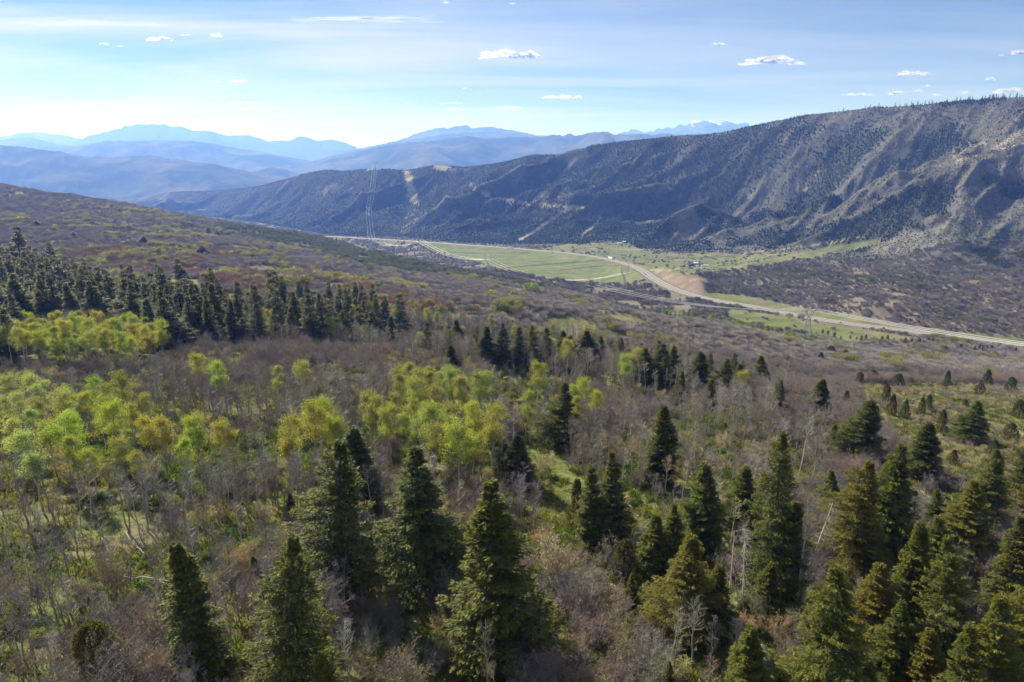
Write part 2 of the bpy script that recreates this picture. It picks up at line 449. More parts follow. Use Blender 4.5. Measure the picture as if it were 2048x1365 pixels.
wood = np.interp(PU, [200, 700, 1150, 1500, 1800, 2048], [0.74, 0.80, 0.76, 0.52, 0.36, 0.26])   # share of evergreen wood on the mountain
WOOD = fbm(GX / 110, GY / 110, 810, 4) - 0.55 * GULLY + wood - 1.0
w_f = (sstep(-0.05, 0.12, WOOD) * np.clip(sstep(-0.05, 0.15, tm), 0, 1) * (GY > 900))[..., None] * 0.75
gcol = gcol * (1 - w_f) + np.array([0.026, 0.030, 0.020]) * w_f
screeh = sstep(0.50, 0.66, fbm((q + 0.5 * wq) / 16, d_ / 90, 235, 3))
w_e = (screeh * (1 - sstep(-0.1, 0.05, WOOD)) * sstep(0.0, 0.08, tm) * (1 - sstep(0.45, 0.8, tm)))[..., None] * 0.28     # washed pale soil
gcol = gcol * (1 - w_e) + np.array((0.25, 0.23, 0.195)) * w_e
BARE = np.zeros(Z.shape)           # where shrubs stay away
for poly, y0, y1, c, st in MEADOWS + RED + PALE:
    m = in_poly(JU, JV, poly) & (GY > y0) & (GY < y1)
    w = (m * st)[..., None] * (0.8 + 0.2 * w_n)
    if c in ('pale', 'tan', 'grey'): w = w * (0.15 + 0.85 * screeh[..., None]); m = m & (screeh > 0.5)
    cc = np.array(GC[c]) * (0.7 + 0.6 * fbm(GX / 30, GY / 12, 230, 3)[..., None])
    if c in ('meadow', 'grass'): st2 = sstep(0.48, 0.72, fbm(GX / 55, GY / 55, 236, 4))[..., None]; cc = cc * (1 - 0.6 * st2) + np.array((0.20, 0.185, 0.10)) * 0.6 * st2
    gcol = gcol * (1 - w) + cc * w
    BARE = np.maximum(BARE, m * (st if st > 0.7 else st * 0.4))
for pts, y0, y1, c, wd in TRACKS:
    sel = (GY > y0) & (GY < y1)
    dd = np.full(Z.shape, 99.0); dd[sel] = dist_line(PU[sel], PV[sel], pts)[0]
    w = (1 - sstep(wd * 0.5, wd, dd))[..., None] * 0.85
    gcol = gcol * (1 - w) + np.array(GC[c]) * w
    BARE = np.maximum(BARE, w[..., 0])
w = (1 - sstep(ROAD_W + 0.5, ROAD_W + 5, RDIST))[..., None]
gcol = gcol * (1 - w) + np.array((0.13, 0.13, 0.075)) * w
BARE = np.maximum(BARE, 1 - sstep(ROAD_W + 6, ROAD_W + 16, RDIST))

def bare_at(x, y):
    fs = np.clip((x / y + S_MAX) / (2 * S_MAX) * (NS - 1), 0, NS - 1).astype(int)
    fy = np.clip(np.interp(y, YR, np.arange(NY)), 0, NY - 1).astype(int)
    return BARE[fy, fs]
def wood_at(x, y):
    fs = np.clip((x / y + S_MAX) / (2 * S_MAX) * (NS - 1), 0, NS - 1).astype(int)
    fy = np.clip(np.interp(y, YR, np.arange(NY)), 0, NY - 1).astype(int)
    return WOOD[fy, fs]
def visible(x, y, z, slack=0.006):  # seen over the ground in front of it
    fs = np.clip((x / y + S_MAX) / (2 * S_MAX) * (NS - 1), 0, NS - 1).astype(int)
    fy = np.clip(np.interp(y, YR, np.arange(NY)) - 2, 0, NY - 1).astype(int)
    return z / y > VIS_MAX[fy, fs] - slack

N = Nodes('ground_cover')
at = N.add('ShaderNodeAttribute', _attribute_name='gcol')
geo = N.add('ShaderNodeNewGeometry')
f1 = N.noise(0.9, 6, 0.6, geo.outputs['Position'])
f2 = N.noise(0.06, 5, 0.6, geo.outputs['Position'])
k = N.math('MULTIPLY', N.ramp(f1, 0.3, 0.7, 0.55, 1.4), N.ramp(f2, 0.3, 0.7, 0.75, 1.25))
c = N.add('ShaderNodeVectorMath', _operation='SCALE'); N.l.new(at.outputs['Color'], c.inputs[0]); N.l.new(k, c.inputs['Scale'])
bmp = N.add('ShaderNodeBump', Strength=0.7, Distance=0.5, Height=N.noise(0.7, 6, 0.65, geo.outputs['Position']))
b = N.add('ShaderNodeBsdfPrincipled', Base__Color=c.outputs[0], Roughness=0.95, Normal=bmp.outputs[0])
b.inputs['Specular IOR Level'].default_value = 0.05
M_GROUND = N.surface(b.outputs[0])

ii = (np.arange(NY - 1)[:, None] * NS + np.arange(NS - 1)[None, :]).ravel()
gf = np.stack([ii, ii + 1, ii + NS + 1, ii + NS], 1)
me = new_mesh('ground', np.stack([GX, GY, Z], -1).reshape(-1, 3), gf, [M_GROUND], True,
              {'gcol': ('FLOAT_COLOR', np.concatenate([gcol, np.ones(Z.shape + (1,))], -1).reshape(-1, 4))})
tag(link('ground', me), kind='structure')

# ------------------------------------------------------------------ far ranges
N = Nodes('far_slopes')
geo = N.add('ShaderNodeNewGeometry')
f1 = N.noise(0.0016, 8, 0.65, geo.outputs['Position'])
f2 = N.noise(0.012, 5, 0.6, geo.outputs['Position'])
cc = N.mix(N.ramp(f1, 0.42, 0.62), (0.045, 0.06, 0.03, 1), (0.15, 0.14, 0.10, 1))
cc = N.mix(N.ramp(f2, 0.35, 0.7, 0, 0.5), cc, (0.03, 0.045, 0.025, 1))
b = N.add('ShaderNodeBsdfPrincipled', Base__Color=cc, Roughness=1.0)
b.inputs['Specular IOR Level'].default_value = 0.0
M_FAR = N.surface(b.outputs[0])
N = Nodes('far_snowy_slopes')
geo = N.add('ShaderNodeNewGeometry')
sp_ = N.add('ShaderNodeSeparateXYZ', i0=geo.outputs['Position'])
hgt = N.ramp(sp_.outputs['Z'], 400, 950)
f1 = N.noise(0.0022, 6, 0.6, geo.outputs['Position'])
sn = N.ramp(N.math('ADD', N.math('MULTIPLY', hgt, 0.35), f1), 0.84, 0.93)
cc = N.mix(sn, (0.06, 0.07, 0.05, 1), (0.85, 0.86, 0.88, 1))
b = N.add('ShaderNodeBsdfPrincipled', Base__Color=cc, Roughness=1.0)
b.inputs['Specular IOR Level'].default_value = 0.0
M_SNOW = N.surface(b.outputs[0])

def far_range(name, crest, Y, base=-380.0, front=0.22, mat=M_FAR, rough=0.09, seed=0, base_gap=None):
    us = np.array([c[0] for c in crest], float); vs = np.array([c[1] for c in crest], float)
    k = slope_of(vs); s = s_of(us, k)
    n = max(120, int((s[-1] - s[0]) / 0.0028))
    m = 46
    ss = np.linspace(s[0], s[-1], n)
    zc = np.interp(ss, s, k) * Y
    kk = np.array([.25, .5, .25]); zc = np.convolve(np.pad(zc, 1, 'edge'), kk, 'valid')
    t = np.concatenate([np.linspace(-1, 0, m), np.linspace(0, 1, 14)[1:]])
    T, SS = np.meshgrid(t, ss, indexing='ij')
    Yg = Y * (1 + np.where(T < 0, front, 0.12) * T)
    X = SS * Yg; hc = zc[None, :] - base
    prof = (1 - np.abs(T)) ** 1.15
    wid = Y * front
    sp1 = ridged((X + 0.5 * Yg) / (wid * 0.55), (0.5 * X - Yg) / (wid * 1.6), 300 + seed, 4) - 0.6
    sp2 = fbm(X / (wid * 0.12), Yg / (wid * 0.12), 320 + seed, 4) - 0.5
    amp = np.sin(np.pi * np.clip(np.abs(T), 0, 1)) ** 0.8
    Zg = base + hc * prof + hc * amp * (0.95 * sp1 + 0.25 * sp2) + (1 - np.abs(T)) ** 3 * hc * rough * 1.1 * (fbm(X / (Y * 0.009), Yg / (Y * 0.009), 340 + seed, 5, 0.6) - 0.5)
    edge = np.minimum(SS - ss[0], ss[-1] - SS)
    V = np.stack([X, Yg, Zg], -1).reshape(-1, 3)
    a = (np.arange(len(t) - 1)[:, None] * n + np.arange(n - 1)[None, :]).ravel()
    o = link(name, new_mesh(name, V, np.stack([a, a + 1, a + n + 1, a + n], 1), [mat], True))
    return tag(o, kind='structure')

far_range('hills', [(-500, 262), (-200, 276), (0, 291), (100, 301), (180, 315), (230, 316), (300, 312), (400, 326), (480, 339), (540, 350), (600, 362), (680, 375), (760, 385)], 7000, front=0.32, seed=1)
far_range('hills', [(460, 372), (500, 345), (545, 334), (575, 340), (620, 352), (680, 372)], 8200, front=0.12, seed=2)
far_range('hills', [(440, 375), (520, 356), (560, 348), (600, 334), (650, 316), (715, 303), (787, 288), (889, 281), (934, 275), (978, 280), (1077, 273), (1122, 269), (1150, 271), (1170, 268), (1210, 263), (1231, 269), (1290, 270), (1350, 270), (1420, 268), (1600, 275), (1900, 300)], 9500, front=0.34, seed=3)
far_range('hills', [(-100, 300), (40, 297), (110, 293), (150, 292), (200, 285), (260, 283), (340, 282), (400, 284), (420, 286), (450, 293), (500, 301), (560, 311), (610, 321), (660, 334), (720, 350)], 11500, front=0.28, seed=4)
far_range('mountains', [(640, 322), (700, 301), (760, 289), (820, 278), (886, 271), (940, 265), (992, 266), (1067, 271), (1150, 280), (1250, 290)], 13000, front=0.2, seed=5)
far_range('mountains', [(-200, 290), (-60, 283), (0, 279), (58, 275), (102, 285), (137, 292), (200, 300)], 14500, front=0.2, seed=6)
far_range('mountains', [(600, 322), (650, 312), (720, 299), (790, 284), (814, 277), (841, 266), (872, 256), (903, 257), (923, 249), (944, 256), (978, 255), (1019, 262), (1046, 266), (1100, 275), (1160, 285)], 16000, front=0.2, seed=7)
far_range('mountains', [(60, 305), (110, 294), (150, 284), (178, 272), (190, 271), (219, 262), (253, 253), (277, 248), (314, 249), (355, 253), (383, 261), (427, 264), (448, 271), (499, 271), (536, 282), (577, 283), (600, 273), (639, 283), (663, 279), (700, 289), (720, 298), (780, 308)], 18000, front=0.25, mat=M_SNOW, seed=8)
far_range('mountains', [(-300, 285), (0, 276), (30, 268), (70, 265), (120, 269), (155, 276), (220, 290)], 20000, front=0.2, seed=9)
far_range('mountains', [(1180, 282), (1264, 263), (1300, 260), (1344, 256), (1369, 251), (1394, 249), (1419, 243), (1439, 250), (1454, 243), (1474, 248), (1494, 246), (1504, 251), (1529, 247), (1560, 252), (1700, 270)], 21000, front=0.16, mat=M_SNOW, rough=0.2, seed=10)

# ------------------------------------------------------------------ the highway
M_ASPH = plain('asphalt', (0.19, 0.182, 0.178), 0.85, var=0.15, scale=0.15)
M_LINE = plain('road_paint', (0.75, 0.74, 0.70), 0.6)
M_YLINE = plain('yellow_road_paint', (0.62, 0.45, 0.10), 0.6)
def strip(name, path, off, wid, dz, mat, kind='structure'):
    t = np.gradient(path[:, :2], axis=0); t /= np.linalg.norm(t, axis=1)[:, None]
    nrm = np.stack([-t[:, 1], t[:, 0]], 1)
    L = np.concatenate([path[:, :2] + nrm * (off - wid / 2), path[:, 2:] + dz], 1)
    Rr = np.concatenate([path[:, :2] + nrm * (off + wid / 2), path[:, 2:] + dz], 1)
    n = len(path); a = np.arange(n - 1)
    return tag(link(name, new_mesh(name, np.concatenate([L, Rr]), np.stack([a, a + n, a + n + 1, a + 1], 1), [mat], True)), kind=kind)
strip('road', ROAD, 0, 2 * ROAD_W, 0.0, M_ASPH)
for off in (-7.4, 7.4): strip('road_marking', ROAD, off, 0.35, 0.03, M_LINE)
for off in (-0.35, 0.35): strip('road_marking', ROAD, off, 0.3, 0.03, M_YLINE)

# ------------------------------------------------------------------ plant materials (colour comes from the object, tone from the mesh)
MASS = {}                           # the same material for massed plants, whose colour is stored in their meshes
def foliage_mat(name, *a_, **k_):
    MASS[name] = foliage(name + '_massed', True, *a_, **k_)
    return foliage(name, False, *a_, **k_)
def foliage(name, mass, tip_mul, transl, rough=0.6, var=0.35, tip_col=None):
    N = Nodes(name)
    oi = N.add('ShaderNodeObjectInfo')
    own = N.add('ShaderNodeAttribute', _attribute_name='pcol').outputs['Color'] if mass else oi.outputs['Color']
    ti = N.add('ShaderNodeAttribute', _attribute_name='tint')
    geo = N.add('ShaderNodeNewGeometry')
    f = N.noise(0.8, 3, 0.6, geo.outputs['Position'])
    base = N.mix(1.0, own, N.add('ShaderNodeCombineColor', Red=N.ramp(oi.outputs['Random'], 0, 1, 1 - var, 1 + var * 0.7), Green=N.ramp(oi.outputs['Random'], 0, 1, 1 - var * 0.9, 1 + var * 0.9), Blue=1.0).outputs[0], 'MULTIPLY')
    tip = tip_col if tip_col else tuple(tip_mul) + (1,)
    c = N.mix(N.math('MULTIPLY', N.ramp(ti.outputs['Fac'], 0.12, 0.85, 0, 1), N.ramp(f, 0.3, 0.65, 0.25, 1.0), True), base, tip if tip_col else N.mix(1.0, base, tip, 'MULTIPLY'))
    d = N.add('ShaderNodeBsdfPrincipled', Base__Color=c, Roughness=rough)
    d.inputs['Specular IOR Level'].default_value = 0.25
    t = N.add('ShaderNodeBsdfTranslucent', Color=N.mix(1.0, c, (1.25, 1.2, 0.75, 1), 'MULTIPLY'))
    m = N.add('ShaderNodeMixShader', i0=transl, i1=d.outputs[0], i2=t.outputs[0])
    return N.surface(m.outputs[0])

M_NEEDLE = foliage_mat('conifer_needles', None, 0.42, 0.6, 0.2, (0.215, 0.215, 0.034, 1))
M_LEAF = foliage_mat('spring_leaves', (1.12, 1.08, 0.9), 0.45, 0.5, 0.12)
M_JUNI = foliage_mat('juniper_scales', None, 0.3, 0.7, 0.25, (0.17, 0.15, 0.04, 1))
M_TWIG = foliage_mat('bare_twigs', (1.5, 1.45, 1.4), 0.0, 0.8, 0.2)
M_BARK = plain('dark_bark', (0.085, 0.068, 0.052), 0.9, var=0.3)
M_PALEBARK = plain('pale_aspen_bark', (0.40, 0.38, 0.335), 0.75, var=0.3, scale=1.5)
M_GREYBARK = plain('grey_bark', (0.23, 0.205, 0.18), 0.85, var=0.3, scale=1.5)
M_DEADWOOD = plain('bleached_wood', (0.52, 0.48, 0.43), 0.8, var=0.25, scale=2.0)

class Geo:
    def __init__(self): self.v, self.f, self.t, self.m, self.n = [], [], [], [], 0
    def put(self, v, f, tint=0.5, mi=0):
        v = np.asarray(v, float); f = np.asarray(f)
        self.v.append(v); self.f.append(f + self.n); self.n += len(v)
        self.t.append(np.broadcast_to(np.asarray(tint, float), (len(v),)))
        self.m.append(np.full(len(f), mi))
    def tube(self, P, r, sides=6, tint=0.3, mi=0):
        P = np.asarray(P, float); r = np.broadcast_to(np.asarray(r, float), (len(P),))
        T = np.gradient(P, axis=0); T /= np.linalg.norm(T, axis=1)[:, None] + 1e-9
        ref = np.where(np.abs(T[:, 2:]) > 0.9, np.array([[1., 0, 0]]), np.array([[0, 0, 1.]]))
        A = np.cross(T, ref); A /= np.linalg.norm(A, axis=1)[:, None]; B = np.cross(T, A)
        th = np.arange(sides) * 2 * np.pi / sides
        V = P[:, None] + r[:, None, None] * (A[:, None] * np.cos(th)[None, :, None] + B[:, None] * np.sin(th)[None, :, None])
        n = len(P); i = np.arange(n - 1)[:, None]; k = np.arange(sides)[None, :]; k2 = (k + 1) % sides
        F = np.stack([i * sides + k, i * sides + k2, (i + 1) * sides + k2, (i + 1) * sides + k], -1).reshape(-1, 4)
        self.put(V.reshape(-1, 3), F, tint, mi)
    def sticks(self, A, B, ra, rb, tint=0.5, mi=0):            # three-sided straight twigs, many at once
        D = B - A; D /= np.linalg.norm(D, axis=1)[:, None] + 1e-9
        ref = np.where(np.abs(D[:, 2:]) > 0.9, np.array([[1., 0, 0]]), np.array([[0, 0, 1.]]))
        X = np.cross(D, ref); X /= np.linalg.norm(X, axis=1)[:, None] + 1e-9; Yv = np.cross(D, X)
        m = len(A); out = np.zeros((m, 6, 3))
        for k in range(3):
            w = X * math.cos(2.094 * k) + Yv * math.sin(2.094 * k)
            out[:, k] = A + w * np.asarray(ra).reshape(-1, 1); out[:, 3 + k] = B + w * np.asarray(rb).reshape(-1, 1)
        b = (np.arange(m) * 6)[:, None]
        F = np.concatenate([b + np.array([[0, 1, 4, 3]]), b + np.array([[1, 2, 5, 4]]), b + np.array([[2, 0, 3, 5]])])
        self.put(out.reshape(-1, 3), F, np.repeat(np.broadcast_to(np.asarray(tint, float), (m,)), 6), mi)
    def blades(self, C, D, L, W, up, tint=0.5, mi=0, fold=0.15):  # leaf-shaped quads
        D = D / (np.linalg.norm(D, axis=1)[:, None] + 1e-9)
        X = np.cross(D, up); X /= np.linalg.norm(X, axis=1)[:, None] + 1e-9; Nn = np.cross(X, D)
        L = np.asarray(L).reshape(-1, 1); W = np.asarray(W).reshape(-1, 1)
        mid = C + D * L * 0.55
        V = np.stack([C, mid + X * W * 0.5 - Nn * W * fold, C + D * L, mid - X * W * 0.5 - Nn * W * fold], 1)
        m = len(C); F = (np.arange(m) * 4)[:, None] + np.arange(4)[None, :]
        self.put(V.reshape(-1, 3), F, np.repeat(np.broadcast_to(np.asarray(tint, float), (m,)), 4), mi)
    def mesh(self, name, mats):
        return new_mesh(name, np.concatenate(self.v), np.concatenate(self.f), mats, False, {'tint': ('FLOAT', np.concatenate(self.t))}, np.concatenate(self.m))

def unit(v): return v / (np.linalg.norm(v, axis=-1, keepdims=True) + 1e-9)

# conifers: unit height 1 is scaled later; built at real size h
def conifer(seed, h=17.0, r=3.2, n_br=250, per=75, low=0.05, power=0.75, spray=0.25, rag=0.5, asym=0.2, spire=2.0):
    g = np.random.default_rng(seed); tr = Geo(); cr = Geo()
    zt = np.linspace(0, 1, 9); wob = np.cumsum(g.normal(0, 0.006 * h, (9, 2)), 0); wob[0] = 0
    tp = np.column_stack([wob, zt * h])
    tr.tube(tp, 0.016 * h * (1 - zt) ** 0.85 + 0.02, 7, 0.2)
    t = np.sort(low + (1 - low) * g.random(n_br) ** 1.05); t = np.clip(t, 0, 0.992)
    az = np.arange(n_br) * 2.39996 + g.normal(0, 0.5, n_br)
    lob = 0.5 + vnoise(np.cos(az) * 1.6 + 10 + seed, np.sin(az) * 1.6 + t * 9, seed)
    prof = np.minimum((1 - t) ** power * 1.05, 0.62 + 2.2 * t)
    L = r * prof * (1 - rag + rag * lob) * (1 + asym * np.cos(az - seed)) * g.uniform(0.75, 1.15, n_br) * np.where(t > spire, 0.55, 1.0) + 0.12
    L *= np.where(g.random(n_br) < 0.07, 0.45, 1.0)
    el = np.radians(-14 + 52 * t ** 1.6) + g.normal(0, 0.12, n_br)
    base = np.stack([np.interp(t, zt, tp[:, 0]), np.interp(t, zt, tp[:, 1]), t * h], 1)
    dirn = np.stack([np.cos(az) * np.cos(el), np.sin(az) * np.cos(el), np.sin(el)], 1)
    tr.sticks(base, base + dirn * (L * 0.85)[:, None] - np.array([[0, 0, 1]]) * (0.10 * L)[:, None], 0.012 * L + 0.02, np.full(n_br, 0.012), 0.2)
    cnt = np.maximum((per * (L + 0.25)).astype(int), 8)
    bi = np.repeat(np.arange(n_br), cnt); m = len(bi)
    b = g.random(m) ** 0.62 * 0.96 + 0.04
    sd = np.where(g.random(m) < 0.5, -1, 1)
    Lb = L[bi]; db = dirn[bi]
    side = np.stack([-np.sin(az[bi]), np.cos(az[bi]), np.zeros(m)], 1)
    lw = (0.24 * Lb * (1 - b) + 0.13 + 0.05 * Lb) * g.random(m) ** 0.8
    C = base[bi] + db * (Lb * b)[:, None] + side * (sd * lw)[:, None]
    C[:, 2] += -0.13 * Lb * b * b * (1 - t[bi]) - 0.25 * lw + g.normal(0, 0.07, m) + 0.10 * Lb * b ** 3
    D = db * 0.8 + side * (sd * g.uniform(0.1, 0.9, m))[:, None] + g.normal(0, 0.3, (m, 3)); D[:, 2] -= 0.22
    up = np.array([[0, 0, 1.0]]) + g.normal(0, 0.55, (m, 3))
    ln = spray * g.uniform(0.6, 1.3, m)
    rad = b * Lb / (r + 0.1)
    tint = np.clip(0.75 * b ** 2 + 0.25 * t[bi] + g.normal(0, 0.16, m) - 0.1, 0, 1)
    cr.blades(C, D, ln, ln * g.uniform(0.3, 0.48, m), up, tint)
    return tr.mesh('conifer_trunk', [M_BARK]), cr.mesh('conifer_crown', [M_NEEDLE]), h

def juniper(seed, h=5.0, r=1.9, n=1500, leaf=0.42, power=0.55):
    g = np.random.default_rng(seed); tr = Geo(); cr = Geo()
    tr.tube([(0, 0, 0), (0.05, 0, h * 0.4), (0.1, 0.05, h * 0.85)], [0.16, 0.1, 0.03], 6, 0.2)
    t = g.random(n) ** 0.9; az = g.random(n) * 6.283
    lob = 0.35 + 1.15 * vnoise(np.cos(az) * 2.2 + 4 + seed, np.sin(az) * 2.2 + t * 6, seed)
    R_ = r * np.minimum((1 - t) ** power, 0.55 + 2.5 * t) * lob * g.uniform(0.55, 1.0, n) ** 0.5
    C = np.stack([R_ * np.cos(az), R_ * np.sin(az), 0.05 * h + t * h * 0.93], 1)
    D = np.stack([np.cos(az), np.sin(az), np.full(n, 0.7)], 1) + g.normal(0, 0.45, (n, 3))
    cr.blades(C, D, leaf * g.uniform(0.6, 1.3, n), leaf * g.uniform(0.35, 0.6, n), g.normal(0, 1, (n, 3)), np.clip(R_ / r * 0.7 + g.normal(0, 0.2, n), 0, 1))
    tr.sticks(np.repeat([[0.05, 0, h * 0.15]], 9, 0), C[:9] * 0.8, np.full(9, 0.06), np.full(9, 0.02), 0.2)
    return tr.mesh('juniper_trunk', [M_BARK]), cr.mesh('juniper_crown', [M_JUNI]), h

def limbs(g, base, dirn, length, rad, depth, out, spread=0.55, kids=(3, 4), curl=0.12, up=0.15):
    """branch skeleton: out gets (A, B, ra, rb, depth)"""
    p = np.array(base, float); d = np.array(dirn, float); n = 3 if depth > 1 else 2
    pts = [p]
    for k in range(n):
        d = unit(d + g.normal(0, curl, 3) + np.array([0, 0, up * 0.3]))
        q_ = pts[-1] + d * length / n
        out.append((pts[-1], q_, rad * (1 - 0.5 * k / n), rad * (1 - 0.5 * (k + 1) / n), depth)); pts.append(q_)
    if depth == 0: return
    for k in range(g.integers(kids[0], kids[1] + 1)):
        f = g.uniform(0.35, 1.0); j = min(int(f * n), n - 1); bp = pts[j] + (pts[j + 1] - pts[j]) * (f * n - j)
        nd = unit(d + g.normal(0, spread, 3) + np.array([0, 0, up]))
        limbs(g, bp, nd, length * g.uniform(0.5, 0.75), rad * 0.5, depth - 1, out, spread, kids, curl, up)

def seg_geo(geo, segs, tint=0.5, mi=0, rmin=0.0):
    A = np.array([s_[0] for s_ in segs]); B = np.array([s_[1] for s_ in segs])
    geo.sticks(A, B, np.maximum([s_[2] for s_ in segs], rmin), np.maximum([s_[3] for s_ in segs], rmin * 0.7), tint, mi)

def aspen(seed, h=11.0, leafy=True, bark=None, crown_w=1.0, n_leaf=4600, leaf=0.16, twig_mul=1.0):
    g = np.random.default_rng(seed); tr = Geo(); cr = Geo()
    zt = np.linspace(0, 1, 8); wob = np.cumsum(g.normal(0, 0.012 * h, (8, 2)), 0); wob[0] = 0
    tp = np.column_stack([wob, zt * h])
    tr.tube(tp, 0.0125 * h * (1 - 0.92 * zt) + 0.008, 6, 0.4)
    segs = []
    nb = 20 if leafy else 24
    for k in range(nb):
        t = g.uniform(0.42 if leafy else 0.28, 0.97); az = k * 2.4 + g.normal(0, 0.4)
        b0 = np.array([np.interp(t, zt, tp[:, 0]), np.interp(t, zt, tp[:, 1]), t * h])
        wid = math.sin(math.pi * min(1, (t - 0.22) / 0.8)) ** 0.6
        el = R(g.uniform(15, 60))
        limbs(g, b0, (math.cos(az) * math.cos(el), math.sin(az) * math.cos(el), math.sin(el)), 0.155 * h * crown_w * max(0.35, wid) * g.uniform(0.7, 1.2), 0.0035 * h, 2 if not leafy else 1, segs, 0.5, (3, 4), 0.15, 0.2)
    thick = [s_ for s_ in segs if s_[4] >= 1]; thin = [s_ for s_ in segs if s_[4] == 0]
    seg_geo(tr, thick, 0.4, 0, 0.022)
    if leafy:
        ends = np.array([s_[1] for s_ in segs]); 
        ci = g.integers(0, len(ends), n_leaf)
        C = ends[ci] + g.normal(0, 0.34, (n_leaf, 3)) * np.array([1, 1, 0.85])
        cr.blades(C, g.normal(0, 1, (n_leaf, 3)), leaf * g.uniform(0.7, 1.3, n_leaf), leaf * g.uniform(0.7, 1.1, n_leaf), g.normal(0, 1, (n_leaf, 3)), np.clip(g.normal(0.5, 0.25, n_leaf) + 0.3 * (C[:, 2] / h - 0.6), 0, 1))
        seg_geo(cr, thin, 0.2, 1, 0.014)
        mats = [M_LEAF, M_TWIG]
    else:
        seg_geo(cr, thin, g.uniform(0.2, 0.8, len(thin)), 0, 0.011 * twig_mul)
        n2 = n_leaf
        th = np.array([s_[1] for s_ in thin]); ta = np.array([s_[0] for s_ in thin]); ci = g.integers(0, len(th), n2)
        C = th[ci] + (ta[ci] - th[ci]) * g.random((n2, 1)) + g.normal(0, 0.12, (n2, 3))
        cr.blades(C, unit(th[ci] - ta[ci]) + g.normal(0, 0.5, (n2, 3)), 0.20 * g.uniform(0.6, 1.4, n2), np.full(n2, 0.028 * twig_mul), g.normal(0, 1, (n2, 3)), g.uniform(0.2, 1, n2))
        mats = [M_TWIG]
    return tr.mesh('aspen_trunk', [bark or M_PALEBARK]), cr.mesh('aspen_crown', mats), h

def oak(seed, h=4.5, w=2.6, stems=9, n_spur=1300, twig_mul=1.0, leaf=False, depth=3):
    """many-stemmed brush with a domed top, bare or coming into leaf"""
    g = np.random.default_rng(seed); tr = Geo(); cr = Geo(); segs = []
    for k in range(stems):
        az = k * 2.4 + g.normal(0, 0.3); rr = math.sqrt((k + 0.5) / stems)
        b0 = (0.25 * w * rr * math.cos(az), 0.25 * w * rr * math.sin(az), 0)
        top = np.array([w * 0.62 * rr * math.cos(az), w * 0.62 * rr * math.sin(az), h * (0.62 - 0.18 * rr * rr)])
        dv = top - np.array(b0)
        limbs(g, b0, unit(dv), np.linalg.norm(dv) * g.uniform(0.75, 1.05), 0.013 * h, depth, segs, 0.6, (3, 4) if depth > 2 else (4, 5), 0.2, 0.22)
    thick = [s_ for s_ in segs if s_[4] >= 2]; thin = [s_ for s_ in segs if s_[4] < 2]
    seg_geo(tr, thick, 0.3, 0, 0.02)
    seg_geo(cr, thin, g.uniform(0.1, 0.8, len(thin)), 0 if not leaf else 1, 0.011 * twig_mul)
    th = np.array([s_[1] for s_ in thin]); ta = np.array([s_[0] for s_ in thin]); ci = g.integers(0, len(th), n_spur)
    C = th[ci] + (ta[ci] - th[ci]) * g.random((n_spur, 1)) + g.normal(0, 0.10, (n_spur, 3))
    if leaf:
        cr.blades(C, g.normal(0, 1, (n_spur, 3)), leaf * g.uniform(0.6, 1.3, n_spur), leaf * g.uniform(0.5, 0.9, n_spur), g.normal(0, 1, (n_spur, 3)), g.uniform(0.1, 1, n_spur))
        mats = [M_LEAF, M_TWIG]
    else:
        cr.blades(C, unit(th[ci] - ta[ci]) + g.normal(0, 0.6, (n_spur, 3)), 0.24 * g.uniform(0.6, 1.4, n_spur), np.full(n_spur, 0.028 * twig_mul), g.normal(0, 1, (n_spur, 3)), g.uniform(0.2, 1, n_spur))
        mats = [M_TWIG]
    return tr.mesh('brush_stems', [M_GREYBARK]), cr.mesh('brush_crown', mats), h

def snag(seed, h=13.0, r=2.6, lean=0.0, n_br=70):
    """dead conifer: grey trunk and drooping bare branches"""
    g = np.random.default_rng(seed); tr = Geo(); cr = Geo()
    zt = np.linspace(0, 1, 8); tp = np.column_stack([lean * h * zt ** 1.4, np.cumsum(g.normal(0, 0.008 * h, 8)), zt * h]); tp[0, :2] = 0
    tr.tube(tp, 0.014 * h * (1 - 0.9 * zt) + 0.015, 7, 0.5)
    for k in range(n_br):
        t = g.uniform(0.12, 0.98); az = g.uniform(0, 6.283); L = r * (1 - t) ** 0.6 * g.uniform(0.4, 1.1) + 0.3
        b0 = np.array([np.interp(t, zt, tp[:, 0]), np.interp(t, zt, tp[:, 1]), t * h])
        f = np.linspace(0, 1, 6)[:, None]; dv = np.array([[math.cos(az), math.sin(az), 0.15]])
        P = b0 + dv * L * f - np.array([[0, 0, 1]]) * (0.5 * L * f ** 2) + g.normal(0, 0.04, (6, 3)) * f
        cr.tube(P, np.linspace(0.03, 0.008, 6), 3, 0.6)
        for q_ in range(12):
            i = g.integers(1, 6); e = unit(dv[0] + g.normal(0, 0.7, 3) - np.array([0, 0, 0.5])) * g.uniform(0.25, 0.7)
            cr.sticks(P[i:i + 1], (P[i] + e)[None], [0.012], [0.006], 0.7)
    return tr.mesh('snag_trunk', [M_DEADWOOD]), cr.mesh('snag_branches', [M_TWIG]), h

